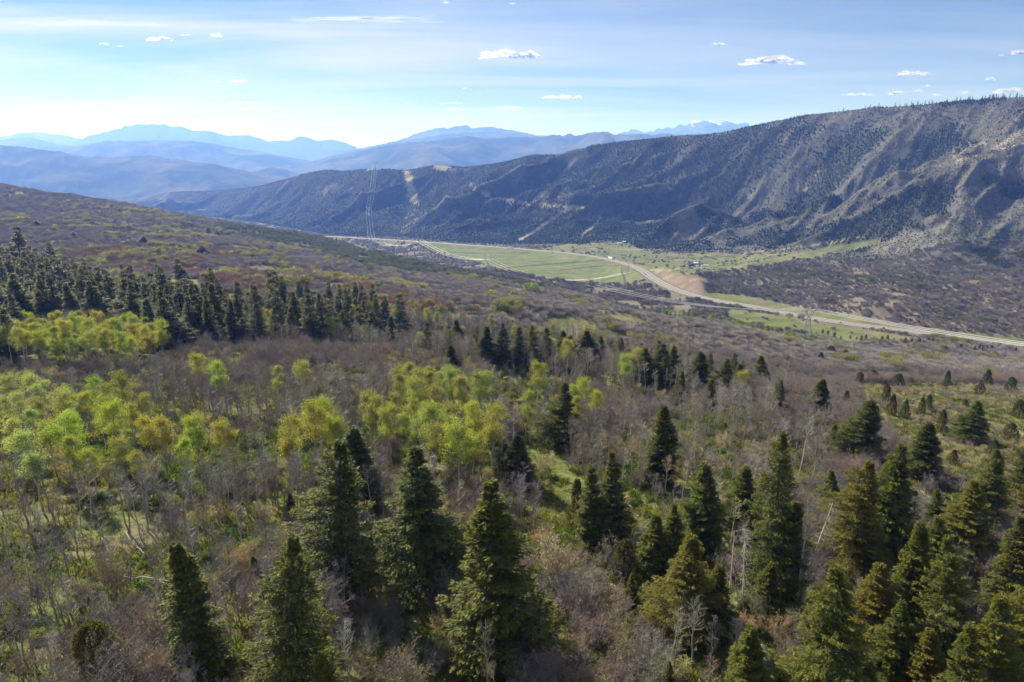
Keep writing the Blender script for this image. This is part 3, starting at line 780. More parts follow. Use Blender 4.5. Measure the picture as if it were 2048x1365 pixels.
CONIFERS = [conifer(1, 17, 3.2, 260, 75, power=0.95, spire=0.88, rag=0.6), conifer(2, 17, 3.7, 240, 70, power=0.9, rag=0.75, asym=0.3), conifer(3, 17, 2.7, 270, 80, power=0.85), conifer(4, 17, 4.1, 200, 66, power=0.9, low=0.12, rag=0.85, asym=0.3, spire=0.9),
            conifer(5, 17, 3.4, 250, 75, power=1.0, rag=0.6), conifer(6, 17, 2.3, 280, 85, power=0.7, low=0.03)]
CONIFERS_MID = [conifer(21 + k, 17, r_, 150, 30, power=p_, spray=0.46, rag=0.5) for k, (r_, p_) in enumerate([(3.0, 0.95), (3.5, 0.95), (2.6, 1.0), (3.2, 0.85), (2.3, 0.8)])]
JUNIPERS = [juniper(41, 5, 1.9, 1900, 0.36), juniper(42, 5, 1.5, 1600, 0.36, 0.65), juniper(43, 5, 2.3, 2300, 0.36, 0.5), juniper(44, 5, 2.3, 9000, 0.2, 0.42)]
ASPENS = [aspen(51 + k, 11, True, None, cw) for k, cw in enumerate([0.85, 1.0, 0.75, 0.9, 1.1])]
BARE_ASPENS = [aspen(61 + k, 11, False, bk, cw, 460) for k, (bk, cw) in enumerate([(M_GREYBARK, 0.75), (M_PALEBARK, 0.85), (M_GREYBARK, 0.95), (M_GREYBARK, 0.65)])]
OAKS = [oak(71, 4.5, 2.7, 9), oak(72, 4.5, 3.2, 11), oak(73, 4.5, 2.2, 7)]
BLOOMS = [oak(81, 3.6, 2.0, 8, 1500, leaf=0.13, depth=2), oak(82, 3.6, 2.4, 9, 1700, leaf=0.13, depth=2)]
BUSHES = [oak(91, 2.0, 1.6, 8, 1300, leaf=0.2, depth=2), oak(92, 2.0, 1.9, 9, 1500, leaf=0.2, depth=2)]
SNAGS = [snag(101, 13, 2.6), snag(102, 13, 3.0, 0.16), snag(103, 13, 2.4, -0.08)]

# simplified plants for the far masses: trunk and crown joined in one mesh
def far_clump(seed, h, w, twigs, leaf, mats, tall=False):
    g = np.random.default_rng(seed); q_ = Geo()
    n = twigs
    az = g.random(n) * 6.283; rr = np.sqrt(g.random(n)); el = g.random(n)
    B = np.stack([w * rr * np.cos(az), w * rr * np.sin(az), h * (0.45 + 0.55 * np.sqrt(np.clip(1 - rr * rr * 0.8, 0, 1)) * g.uniform(0.6, 1, n))], 1)
    A = B * np.stack([0.55 + 0 * az, 0.55 + 0 * az, g.uniform(0.25, 0.75, n)], 1) + g.normal(0, 0.15, (n, 3))
    q_.sticks(A, B, np.full(n, 0.045), np.full(n, 0.02), g.uniform(0.1, 1, n), 0)
    m = max(5, n // 14)
    q_.sticks(np.stack([0.3 * w * np.cos(az[:m]), 0.3 * w * np.sin(az[:m]), np.zeros(m)], 1), A[:m], np.full(m, 0.08), np.full(m, 0.05), 0.3, 0)
    if leaf:
        k = leaf; ci = g.integers(0, n, k)
        q_.blades(B[ci] + g.normal(0, 0.3, (k, 3)), g.normal(0, 1, (k, 3)), g.uniform(0.25, 0.5, k), g.uniform(0.25, 0.4, k), g.normal(0, 1, (k, 3)), g.uniform(0, 1, k), 1)
    return q_.mesh('far_brush', mats)

def joined(tc_):                    # trunk + crown of a near plant as one mesh for massed use
    tr, cr, h = tc_
    vs, fs, ts, ms, mats, n = [], [], [], [], [], 0
    for me_ in (tr, cr):
        v = np.zeros(len(me_.vertices) * 3); me_.vertices.foreach_get('co', v)
        f = np.zeros(len(me_.loops), int); me_.loops.foreach_get('vertex_index', f)
        t_ = np.zeros(len(me_.vertices)); me_.attributes['tint'].data.foreach_get('value', t_)
        mi = np.zeros(len(me_.polygons), int); me_.polygons.foreach_get('material_index', mi)
        vs.append(v.reshape(-1, 3)); fs.append(f.reshape(-1, 4) + n); ts.append(t_); ms.append(mi + len(mats)); mats += list(me_.materials); n += len(v) // 3
    return new_mesh('massed_plant', np.concatenate(vs), np.concatenate(fs), mats, False, {'tint': ('FLOAT', np.concatenate(ts))}, np.concatenate(ms))

def in_colour(me_, col_):           # a copy of a mesh carrying its own colour, for massed plants
    m2 = me_.copy()
    for k, mt in enumerate(m2.materials):
        if mt.name in MASS: m2.materials[k] = MASS[mt.name]
    at_ = m2.attributes.new('pcol', 'FLOAT_COLOR', 'POINT')
    at_.data.foreach_set('color', np.tile(np.array(tuple(col_) + (1,), np.float32), len(m2.vertices)))
    return m2

def scatter(name, sources, pts, scl, rot, idx, label, tilt=None):
    """one object of kind stuff: SOURCES (mesh, colour) set on PTS by geometry nodes"""
    c = bpy.data.collections.new(name + '_sources')
    for k, (me_, col_) in enumerate(sources):
        o = bpy.data.objects.new('%s_source_%02d' % (name, k), in_colour(me_, col_)); c.objects.link(o)
    me_ = new_mesh(name + '_points', pts, np.zeros((0, 4), int), (), False,
                   {'scl': ('FLOAT', scl), 'rot': ('FLOAT', rot), 'idx': ('INT', idx)})
    o = link(name, me_); tag(o, kind='stuff')
    ng = bpy.data.node_groups.new(name + '_scatter', 'GeometryNodeTree')
    ng.interface.new_socket('Geometry', in_out='INPUT', socket_type='NodeSocketGeometry')
    ng.interface.new_socket('Geometry', in_out='OUTPUT', socket_type='NodeSocketGeometry')
    nn, nl = ng.nodes, ng.links
    gi, go = nn.new('NodeGroupInput'), nn.new('NodeGroupOutput')
    iop = nn.new('GeometryNodeInstanceOnPoints'); iop.inputs['Pick Instance'].default_value = True
    ci = nn.new('GeometryNodeCollectionInfo'); ci.inputs['Collection'].default_value = c
    ci.inputs['Separate Children'].default_value = True; ci.inputs['Reset Children'].default_value = True
    def named(an, ty):
        x = nn.new('GeometryNodeInputNamedAttribute'); x.data_type = ty; x.inputs['Name'].default_value = an
        return [s_ for s_ in x.outputs if s_.enabled and s_.name == 'Attribute'][0]
    rx = nn.new('ShaderNodeCombineXYZ'); nl.new(named('rot', 'FLOAT'), rx.inputs['Z'])
    nl.new(gi.outputs[0], iop.inputs['Points']); nl.new(ci.outputs[0], iop.inputs['Instance'])
    nl.new(named('idx', 'INT'), iop.inputs['Instance Index']); nl.new(rx.outputs[0], iop.inputs['Rotation'])
    nl.new(named('scl', 'FLOAT'), iop.inputs['Scale']); nl.new(iop.outputs[0], go.inputs[0])
    md = o.modifiers.new('scatter', 'NODES'); md.node_group = ng
    return o
# ------------------------------------------------------------------ planting: single trees first
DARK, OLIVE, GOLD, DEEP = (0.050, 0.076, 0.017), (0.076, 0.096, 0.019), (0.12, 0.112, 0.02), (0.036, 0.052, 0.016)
TAKEN = []                          # (x, y, clear radius) of the big trees, so that the woodland keeps off their trunks

def thing(name, parts, x, y, rz, scale, label, cat, group=None, col=(1, 1, 1), z=None, tcol=None):
    z = float(ground_z(x, y)) - 0.08 if z is None else z
    root = link(name, None, None, (x, y, z), rz, scale)
    root.empty_display_size = 0.5
    if name == 'spruce_tree': root.rotation_euler = (random.gauss(0, 0.028), random.gauss(0, 0.028), rz)
    tag(root, label, cat, group)
    for pn, me_ in parts:
        p = bpy.data.objects.new(pn, me_); COL.objects.link(p); p.parent = root
        p.color = tuple(col) + (1,)
    return root

def by_pixels(u, vtop, vbase, wpx, src, r_src):
    """ground position and scale of a tree seen from row vtop to row vbase and wpx wide"""
    x, y, z = hit(u, vbase)
    h = float(slope_of(vtop)) * y - z
    zc = y * CP - (z + h / 2) * SP
    w = 0.5 * wpx * zc / FPX / (r_src * h / 17.0)
    k = h / src[2]
    return x, y, (k * w, k * w, k), h

HAND = [   # u, top row, base row, width px, mesh, colour, label
    (850, 893, 1165, 175, 1, DARK, 'broad dark spruce with a bare trunk foot showing above grey brush'),
    (690, 885, 1200, 195, 3, OLIVE, 'wide open-branched spruce in front of a narrower twin-topped spruce'),
    (722, 845, 1010, 95, 2, DARK, 'spruce top rising behind the wide open-branched spruce'),
    (985, 965, 1330, 200, 0, OLIVE, 'biggest foreground spruce with a thin sparse leader beside the grassy clearing'),
    (425, 1065, 1370, 95, 5, OLIVE, 'tall columnar spruce beside bleached fallen trunks'),
    (590, 1065, 1420, 190, 3, OLIVE, 'golden tipped sparse spruce between the columnar spruce and the white barked bare aspen'),
    (660, 1305, 1470, 110, 4, GOLD, 'small golden spruce top at the bottom edge of the picture'),
    (1028, 872, 968, 70, 2, DEEP, 'dark spruce casting its shadow across the grassy clearing'),
    (1120, 765, 890, 85, 1, DARK, 'lone spruce standing before the grey domed oak thicket'),
    (1318, 812, 972, 72, 2, DARK, 'slender lone spruce with a leaning crown over pale bare aspens'),
    (1216, 902, 1085, 78, 0, DARK, 'taller of the pair of spruces at the right side of the clearing'),
    (1180, 930, 1100, 85, 4, OLIVE, 'shorter olive spruce of the pair at the right side of the clearing'),
    (1406, 925, 1110, 115, 4, DARK, 'bushy dark spruce in a row of three, right of the bleached fallen limbs'),
    (1476, 930, 1075, 75, 2, OLIVE, 'narrow olive spruce between a bushy one and the tallest ragged one'),
    (1546, 862, 1190, 118, 3, OLIVE, 'tallest ragged spruce with gaps between its branches behind the grey snags'),
    (1300, 1028, 1165, 75, 2, OLIVE, 'pointed spruce at the left end of the lower right spruces'),
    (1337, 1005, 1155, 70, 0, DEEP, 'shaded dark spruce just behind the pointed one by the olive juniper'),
    (1362, 1062, 1285, 145, 1, GOLD, 'golden green spruce with long drooping boughs beside bare grey brush'),
    (1424, 1120, 1275, 75, 2, DARK, 'dark narrow spruce beside the pinkish dead spruce'),
    (1560, 1000, 1185, 66, 5, OLIVE, 'bright slim spruce pressed against the tallest ragged spruce'),
    (1655, 938, 1012, 56, 4, OLIVE, 'small spruce standing alone over bare aspens, left of the cone laden one'),
    (1702, 925, 1135, 140, 3, GOLD, 'cone laden olive spruce with a thin greyish top'),
    (1768, 888, 1110, 120, 0, OLIVE, 'broad golden green spruce behind the cone laden one'),
    (1530, 1122, 1225, 56, 2, OLIVE, 'short slim spruce at the foot of the leaning grey snag'),
    (1845, 842, 962, 72, 2, DARK, 'spruce with feathered sides on the grassy slope'),
    (1712, 797, 918, 105, 1, DARK, 'thick dark double spruce in the middle of the right slope'),
    (1662, 848, 905, 45, 4, OLIVE, 'small olive spruce touching the thick double spruce'),
    (1940, 803, 884, 72, 4, OLIVE, 'round shouldered spruce alone on the grassy slope'),
    (1636, 758, 836, 48, 2, DARK, 'compact dark spruce among grey oak brush above the slope'),
    (1556, 762, 842, 44, 3, DARK, 'thin tilted spruce left of the compact dark one'),
    (1520, 712, 792, 60, 4, OLIVE, 'wide spruce at the end of the far row over the oak brush'),
    (1448, 718, 792, 62, 1, OLIVE, 'spruce clump with several tops left of the wide far row spruce'),
    (1480, 728, 786, 40, 2, OLIVE, 'lesser spruce squeezed between the two far row spruces'),
    (1390, 703, 780, 50, 2, DARK, 'dark upright spruce behind the grey domed oak thicket'),
    (1362, 742, 812, 40, 4, DARK, 'shaded spruce at the edge of the grey domed oak thicket'),
    (1415, 760, 815, 30, 5, OLIVE, 'little pale spruce next to the shaded one by the oak thicket'),
    (1290, 695, 772, 62, 4, DARK, 'left spruce of the trio above the grey domed oak thicket'),
    (1318, 688, 770, 62, 0, OLIVE, 'middle spruce of the trio above the grey domed oak thicket'),
    (1343, 692, 768, 50, 4, DARK, 'right spruce of the trio above the grey domed oak thicket'),
    (1142, 672, 742, 62, 4, DARK, 'left spruce of the dark block below the shaded oak slope'),
    (1172, 662, 742, 66, 0, DARK, 'tallest spruce of the dark block below the shaded oak slope'),
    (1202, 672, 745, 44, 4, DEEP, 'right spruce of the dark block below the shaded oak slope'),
    (972, 652, 735, 44, 2, DARK, 'first spruce from the left in the row above the pale aspens'),
    (1003, 648, 738, 48, 0, DARK, 'second spruce from the left in the row above the pale aspens'),
    (1034, 652, 738, 46, 4, DARK, 'third spruce from the left in the row above the pale aspens'),
    (1064, 648, 736, 46, 3, OLIVE, 'fourth spruce from the left in the row above the pale aspens'),
    (1094, 655, 738, 46, 1, DARK, 'fifth spruce from the left in the row above the pale aspens'),
    (1120, 660, 736, 38, 2, DARK, 'sixth spruce from the left in the row above the pale aspens'),
    (1240, 676, 735, 38, 3, OLIVE, 'thin spruce between the dark block and the trio'),
    (915, 640, 705, 36, 2, OLIVE, 'slim spruce alone between the dark stand and the row'),
    (787, 632, 708, 34, 2, DARK, 'slender spruce before the yellow green aspens at the end of the stand'),
    (905, 690, 730, 24, 5, DARK, 'tiny spruce sapling in the grey brush in front of the row'),
    (150, 628, 690, 46, 4, DEEP, 'small black looking spruce between yellow green aspens'),
    (18, 618, 722, 70, 3, DARK, 'tall spruce at the left edge in front of the bright aspens'),
    (345, 596, 700, 78, 1, DEEP, 'heavy dark spruce at the front of the stand right of the bright aspens'),
    (297, 652, 700, 40, 4, OLIVE, 'small spruce at the right end of the bright aspens'),
    (383, 645, 696, 36, 4, OLIVE, 'short spruce at the right foot of the heavy dark one'),
    (195, 562, 665, 62, 0, OLIVE, 'spruce with tiered boughs and clear trunk behind the bright aspens'),
    (488, 636, 690, 42, 4, GOLD, 'pale golden spruce at the front of the stand over the grey thicket'),
    (53, 453, 560, 40, 2, DARK, 'tallest spruce on the skyline of the stand at the left'),
    (105, 486, 570, 30, 2, DARK, 'narrow spruce right of the skyline spruce'),
    (553, 540, 622, 38, 4, DARK, 'round topped spruce standing above the back of the stand'),
    (368, 518, 610, 44, 1, DARK, 'twin topped spruce breaking the skyline of the stand centre'),
    (415, 545, 612, 30, 4, DARK, 'spruce right of the twin topped one in the back of the stand'),
    (420, 454, 476, 14, 2, DARK, 'distant lone spruce on the brown hill above a bushy companion'),
    (437, 462, 478, 13, 4, DARK, 'bushy companion of the distant lone spruce on the brown hill'),
    (76, 440, 456, 13, 4, DARK, 'small far spruce high on the brown hill at the left'),
    (147, 464, 480, 12, 4, DARK, 'small far spruce on the hill above the russet thicket'),
    (288, 472, 490, 20, 1, DARK, 'wide far spruce on the hill above the russet thicket'),
    (363, 488, 508, 24, 1, DARK, 'pair topped far spruce at the edge of the russet thicket'),
    (402, 492, 512, 22, 4, DARK, 'squat far spruce right of the pair topped one'),
    (1955, 915, 1075, 105, 1, OLIVE, 'spruce leaning right in the pair at the right edge of the slope'),
    (1915, 960, 1120, 105, 0, GOLD, 'golden spruce in front of the one leaning right'),
    (2030, 872, 995, 72, 3, OLIVE, 'spruce cut by the right edge on the grassy slope'),
    (1862, 975, 1050, 44, 4, OLIVE, 'small spruce left of the golden one at the slope edge'),
    (1830, 1030, 1235, 130, 0, GOLD, 'golden spruce right of the bleached arching branches'),
    (1880, 1080, 1365, 130, 3, OLIVE, 'tall spruce with bare twigs showing in the lower right corner'),
    (1800, 1045, 1290, 90, 2, OLIVE, 'narrow golden spruce crowded behind the lower right spruces'),
    (2000, 1040, 1270, 120, 0, OLIVE, 'full spruce near the right edge above the corner spruces'),
    (2045, 1100, 1400, 130, 4, GOLD, 'spruce cut by the right edge near the corner'),
    (1960, 1190, 1430, 140, 1, GOLD, 'golden spruce filling the corner at lower right'),
    (1905, 1250, 1480, 120, 4, OLIVE, 'low front spruce left of the corner spruce'),
    (1742, 1135, 1330, 150, 1, GOLD, 'golden boughed spruce behind the grey twigged foreground spruce'),
    (1655, 1150, 1480, 200, 3, OLIVE, 'grey twigged wide spruce at the bottom edge, right of centre'),
    (1605, 1275, 1470, 90, 4, OLIVE, 'bright small spruce at the left foot of the grey twigged one'),
    (1495, 1252, 1440, 95, 2, OLIVE, 'pointed spruce at the bottom edge beside bare shrubs'),
    (1720, 1330, 1500, 120, 0, OLIVE, 'spruce tip poking in at the bottom edge on the right'),
    (1335, 1325, 1395, 40, 4, OLIVE, 'small young spruce at the bottom edge over grey shrubs'),
    (1262, 1147, 1215, 36, 4, OLIVE, 'young bright spruce beside the olive juniper'),
    (515, 1110, 1165, 24, 5, DEEP, 'small dark sapling spruce in the leaning bare aspens'),
    (585, 985, 1045, 40, 4, DEEP, 'young blackish spruce in the middle of the bare aspens'),
    (1450, 845, 880, 22, 4, OLIVE, 'tiny spruce in the pale bare aspens right of centre'),
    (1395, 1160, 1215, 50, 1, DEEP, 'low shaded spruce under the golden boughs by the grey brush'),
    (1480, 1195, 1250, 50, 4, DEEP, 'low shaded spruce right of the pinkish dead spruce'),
    (2010, 1180, 1330, 90, 2, OLIVE, 'slim spruce crowded between the right edge spruces'),
    (1778, 1210, 1390, 110, 4, OLIVE, 'middle spruce of the lower right corner group'),
    (1830, 1260, 1420, 90, 2, GOLD, 'gold topped slim spruce in the lower right corner group'),
    (2035, 960, 1060, 60, 4, GOLD, 'golden spruce at the right edge below the slope spruces'),
    (1985, 900, 968, 36, 2, OLIVE, 'thin spruce on the slope left of the right edge'),
]
CON_R = [3.1, 3.6, 2.6, 4.0, 3.3, 2.2]
n_con = 0
for (u, vt, vb, wpx, k, colr, lab) in HAND:
    x, y, z = hit(u, vb)
    far = y > 330
    kk = k % len(CONIFERS_MID) if far else k
    src = CONIFERS_MID[kk] if far else CONIFERS[kk]
    rs = [3.0, 3.5, 2.6, 3.2, 2.3][kk] if far else CON_R[kk]
    x, y, sc, h = by_pixels(u, vt, vb, wpx * (1.25 if not far else 1.5), src, rs)
    c_ = tuple(v_ * random.uniform(0.85, 1.15) for v_ in colr)
    thing('spruce_tree', [('trunk', src[0]), ('crown', src[1])], x, y, random.uniform(0, 6.28), sc, lab, 'spruce', 'spruce trees of the valley side', c_)
    TAKEN.append((x, y, 0.9 if h < 8 else 1.9)); n_con += 1

ORD = lambda n: '%d%s' % (n, 'th' if 10 <= n % 100 <= 20 else {1: 'st', 2: 'nd', 3: 'rd'}.get(n % 10, 'th'))

def grid_pts(y0, y1, s0, s1, step, seed):
    """jittered ground points, step may grow with distance"""
    g = np.random.default_rng(seed); xs, ys = [], []
    y = y0
    while y < y1:
        st = step(y) if callable(step) else step
        n = max(1, int((s1 - s0) * y / st))
        xx = (s0 + (np.arange(n) + g.random(n)) / n * (s1 - s0)) * y
        xs.append(xx); ys.append(y + (g.random(n) - 0.5) * st * 1.0); y += st
    x = np.concatenate(xs); y = np.concatenate(ys); z = ground_z(x, y)
    u, v = project(x, y, z)
    return x, y, z, u, v

def clear_of(x, y, more=0.0):
    ok = np.ones(len(x), bool)
    for tx, ty, r_ in TAKEN: ok &= (x - tx) ** 2 + (y - ty) ** 2 > (r_ + more) ** 2
    return ok

def thin_out(idx, x, y, dmin):      # keep points at least dmin apart
    keep = []
    cell = {}
    for i in idx:
        c = (int(x[i] // dmin), int(y[i] // dmin)); hit_ = False
        for a in (-1, 0, 1):
            for b in (-1, 0, 1):
                for j in cell.get((c[0] + a, c[1] + b), ()):
                    if (x[i] - x[j]) ** 2 + (y[i] - y[j]) ** 2 < dmin * dmin: hit_ = True
        if not hit_: cell.setdefault(c, []).append(i); keep.append(i)
    return np.array(keep, int)

# the dark stand on the left, filled behind its front trees
STAND = [(-60, 715), (-60, 545), (60, 548), (130, 575), (230, 600), (330, 618), (470, 632), (560, 622), (650, 632), (740, 640), (800, 655), (806, 694), (690, 698), (640, 704), (560, 692), (430, 694), (330, 698), (250, 672), (120, 668), (60, 690)]
x, y, z, u, v = grid_pts(170, 480, -0.95, 0.0, 3.0, 501)
ok = in_poly(u, v, STAND) & clear_of(x, y, 1.2)
ix = np.where(ok)[0]; np.random.default_rng(3).shuffle(ix)
ix = thin_out(ix, x, y, 7.2)
lim = 300 - n_con
ix = ix[:lim]
rows = [(0, 600, 'back rank'), (600, 630, 'third rank'), (630, 655, 'second rank'), (655, 999, 'front rank')]
MK = {'deep': (DEEP, 'blackish'), 'dark': (DARK, 'dark'), 'olive': (OLIVE, 'olive green'), 'gold': (GOLD, 'golden tipped')}
picks = []
for i in ix:
    tone = random.choice(['dark', 'dark', 'olive', 'olive', 'olive', 'gold' if v[i] > 640 else 'dark'])
    picks.append([i, tone, random.uniform(14.5, 22)])
for lo, hi, nm in rows:
    mem = sorted([p for p in picks if lo <= v[p[0]] < hi], key=lambda p: u[p[0]])
    for n_, (i, tone, h) in enumerate(mem):
        k = random.randrange(5); src = CONIFERS[k] if y[i] < 260 else CONIFERS_MID[k]
        w = random.uniform(1.3, 1.75)
        lab = '%s %s spruce in the %s of the left stand, %s from left' % ('tall' if h > 18.5 else 'short' if h < 16 else 'middling', MK[tone][1], nm, ORD(n_ + 1))
        thing('spruce_tree', [('trunk', src[0]), ('crown', src[1])], x[i], y[i], random.uniform(0, 6.28), (h / 17 * w, h / 17 * w, h / 17), lab, 'spruce', 'spruces of the dark stand on the left',
              tuple(c * random.uniform(0.85, 1.15) for c in MK[tone][0]))
        TAKEN.append((x[i], y[i], 1.6)); n_con += 1

# a few more in the broken row that continues the stand to the right
ROWP = [(800, 700), (900, 690), (1060, 712), (1220, 722), (1400, 752), (1520, 775), (1500, 800), (1370, 790), (1220, 750), (1050, 742), (900, 722), (810, 708)]
x, y, z, u, v = grid_pts(150, 330, -0.25, 0.5, 3.0, 507)
ix = np.where(in_poly(u, v, ROWP) & clear_of(x, y, 1.6))[0]; np.random.default_rng(5).shuffle(ix); ix = thin_out(ix, x, y, 7.0)[:26]
for n_, i in enumerate(sorted(ix, key=lambda i: u[i])):
    tone = random.choice(['dark', 'olive', 'olive', 'deep']); k = random.randrange(5); src = CONIFERS_MID[k]; h = random.uniform(9, 15); w = random.uniform(1.1, 1.5)
    thing('spruce_tree', [('trunk', src[0]), ('crown', src[1])], x[i], y[i], random.uniform(0, 6.28), (h / 17 * w, h / 17 * w, h / 17),
          '%s filler spruce of the broken row right of the left stand, %s from left'.replace('filler ', '') % (MK[tone][1], ORD(n_ + 1)), 'spruce', 'spruces of the broken row', tuple(c * random.uniform(0.85, 1.15) for c in MK[tone][0]))
    TAKEN.append((x[i], y[i], 1.5)); n_con += 1

# junipers: the line by the road, the knots on the grassy slope, a few by the woodland
JUN = []
JUN_HAND = [(200, 1246, 1375, 125, 3, 'round dense juniper at the lower left in front of grey brush'), (1000, 905, 968, 44, 1, 'olive juniper tucked against the dark shadow casting spruce'),
            (1152, 960, 1065, 46, 1, 'yellowish juniper at the left foot of the spruce pair'), (1246, 1080, 1165, 60, 0, 'olive rounded juniper left of the pointed spruce'),
            (1795, 748, 778, 26, 0, 'pair leaning juniper on the upper grassy slope'), (1782, 790, 830, 22, 1, 'dark juniper at the left of the slope cluster'),
            (1770, 770, 808, 22, 0, 'brownish juniper in the slope cluster'), (1808, 800, 838, 18, 1, 'narrow juniper right in the slope cluster'), (1840, 795, 835, 16, 1, 'thin brown juniper beside the slope cluster'),
            (1892, 742, 775, 18, 1, 'slim juniper on the upper slope near the oak brush'), (1972, 740, 772, 20, 1, 'upright juniper on the upper slope, right part'),
            (2020, 755, 785, 24, 0, 'bushy juniper on the upper slope near the right edge'), (1958, 765, 790, 22, 2, 'low juniper beneath the upright one on the upper slope'),
            (2036, 800, 836, 30, 0, 'juniper cut by the right edge on the middle slope'), (2018, 846, 884, 30, 2, 'round brown juniper low on the right slope'),
            (1985, 880, 915, 26, 1, 'blackish juniper low on the right slope'), (1880, 820, 868, 26, 1, 'tall juniper between the double spruce and the lone slope spruce'),
            (1745, 740, 765, 24, 2, 'olive juniper where the oak brush meets the slope'), (1718, 745, 772, 22, 0, 'second olive juniper where oak brush meets the slope'),
            (1640, 705, 728, 18, 1, 'juniper beside a pale green aspen below the road'), (1855, 790, 822, 18, 0, 'juniper standing over grass at the slope centre'),
            (1930, 800, 815, 14, 1, 'stubby juniper above the round shouldered spruce'), (1480, 800, 830, 22, 1, 'small juniper on the edge of the grey brush below the far row'),
            (1600, 830, 850, 18, 1, 'small juniper left below the compact dark spruce'), (1690, 700, 716, 16, 0, 'juniper on the oak bank left of the green gap'),
            (1660, 692, 712, 24, 2, 'broad juniper on the oak bank above the shaded slope'), (1690, 782, 815, 20, 1, 'juniper right of the compact dark spruce'), (1750, 812, 845, 16, 1, 'small juniper by the top of the double spruce'), (1905, 900, 930, 18, 1, 'short juniper below the lone slope spruce'), (1825, 890, 925, 16, 1, 'short juniper at the left foot of the feathered spruce')]
for u_, vt, vb, wpx, k, lab in JUN_HAND:
    src = JUNIPERS[k]; rs = [1.9, 1.5, 2.3, 2.3][k] * 17 / 5.0
    p = hit(u_, vb)
    if p is None: continue
    x_, y_, sc, h = by_pixels(u_, vt, vb, wpx, src, rs)
    thing('juniper_tree', [('trunk', src[0]), ('crown', src[1])], x_, y_, random.uniform(0, 6.28), sc, lab, 'juniper', 'junipers of the slope and woodland edge',
          tuple(c * random.uniform(0.85, 1.2) for c in random.choice([(0.085, 0.095, 0.03), (0.10, 0.095, 0.034), (0.07, 0.085, 0.028)])))
    TAKEN.append((x_, y_, 1.0))
# line along the near side of the road
jl = sorted([(1632, 672), (1645, 668), (1655, 672), (1668, 676), (1681, 679), (1700, 678), (1713, 680), (1722, 683), (1731, 681), (1740, 684), (1747, 681), (1763, 685), (1774, 683), (1787, 684), (1810, 686), (1822, 688), (1826, 697), (1838, 688),
      (1846, 690), (1855, 688), (1864, 689), (1892, 698), (1901, 694), (1921, 700), (1948, 703), (1958, 702), (1964, 701), (1973, 700), (1982, 702), (2012, 704), (2030, 706), (1560, 668), (1538, 664)])
for n_, (u_, vb) in enumerate(jl):
    k = random.randrange(3); src = JUNIPERS[k]; p = hit(u_, vb)
    h = random.uniform(3.2, 6.5)
    thing('juniper_tree', [('trunk', src[0]), ('crown', src[1])], p[0], p[1], random.uniform(0, 6.28), (h / 5 * 0.8, h / 5 * 0.8, h / 5),
          '%s juniper in the line along the near side of the highway, %s from the left' % ('taller' if h > 5 else 'low', ORD(n_ + 1)), 'juniper', 'junipers lining the highway', (0.07, 0.082, 0.03))
    TAKEN.append((p[0], p[1], 1.0))

# dead conifers
for (u_, vt, vb, wpx, k, colr, lab) in [(1452, 1062, 1245, 75, 0, (0.30, 0.20, 0.17), 'pinkish dead spruce with rusty needles left beside a paler snag'), (1484, 1050, 1230, 70, 2, (0.34, 0.31, 0.28), 'pale grey snag just behind the pinkish dead spruce'),
        (1592, 1000, 1200, 85, 0, (0.24, 0.22, 0.20), 'upright grey snag with drooping bare branches'), (1606, 1008, 1205, 90, 1, (0.24, 0.22, 0.20), 'leaning grey snag crossing the upright one'),
        (1795, 985, 1120, 90, 1, (0.42, 0.40, 0.37), 'bleached snag with arching branches among golden spruces'), (1520, 1285, 1400, 60, 2, (0.34, 0.32, 0.30), 'small bleached snag at the bottom edge behind the pointed spruce')]:
    src = SNAGS[k]
    x_, y_, sc, h = by_pixels(u_, vt, vb, wpx, src, 2.6 * 17 / 13)
    thing('dead_spruce', [('trunk', src[0]), ('branches', src[1])], x_, y_, random.uniform(-0.4, 0.4), sc, lab, 'dead tree', 'dead spruces in the lower right wood', colr)
    TAKEN.append((x_, y_, 1.2))

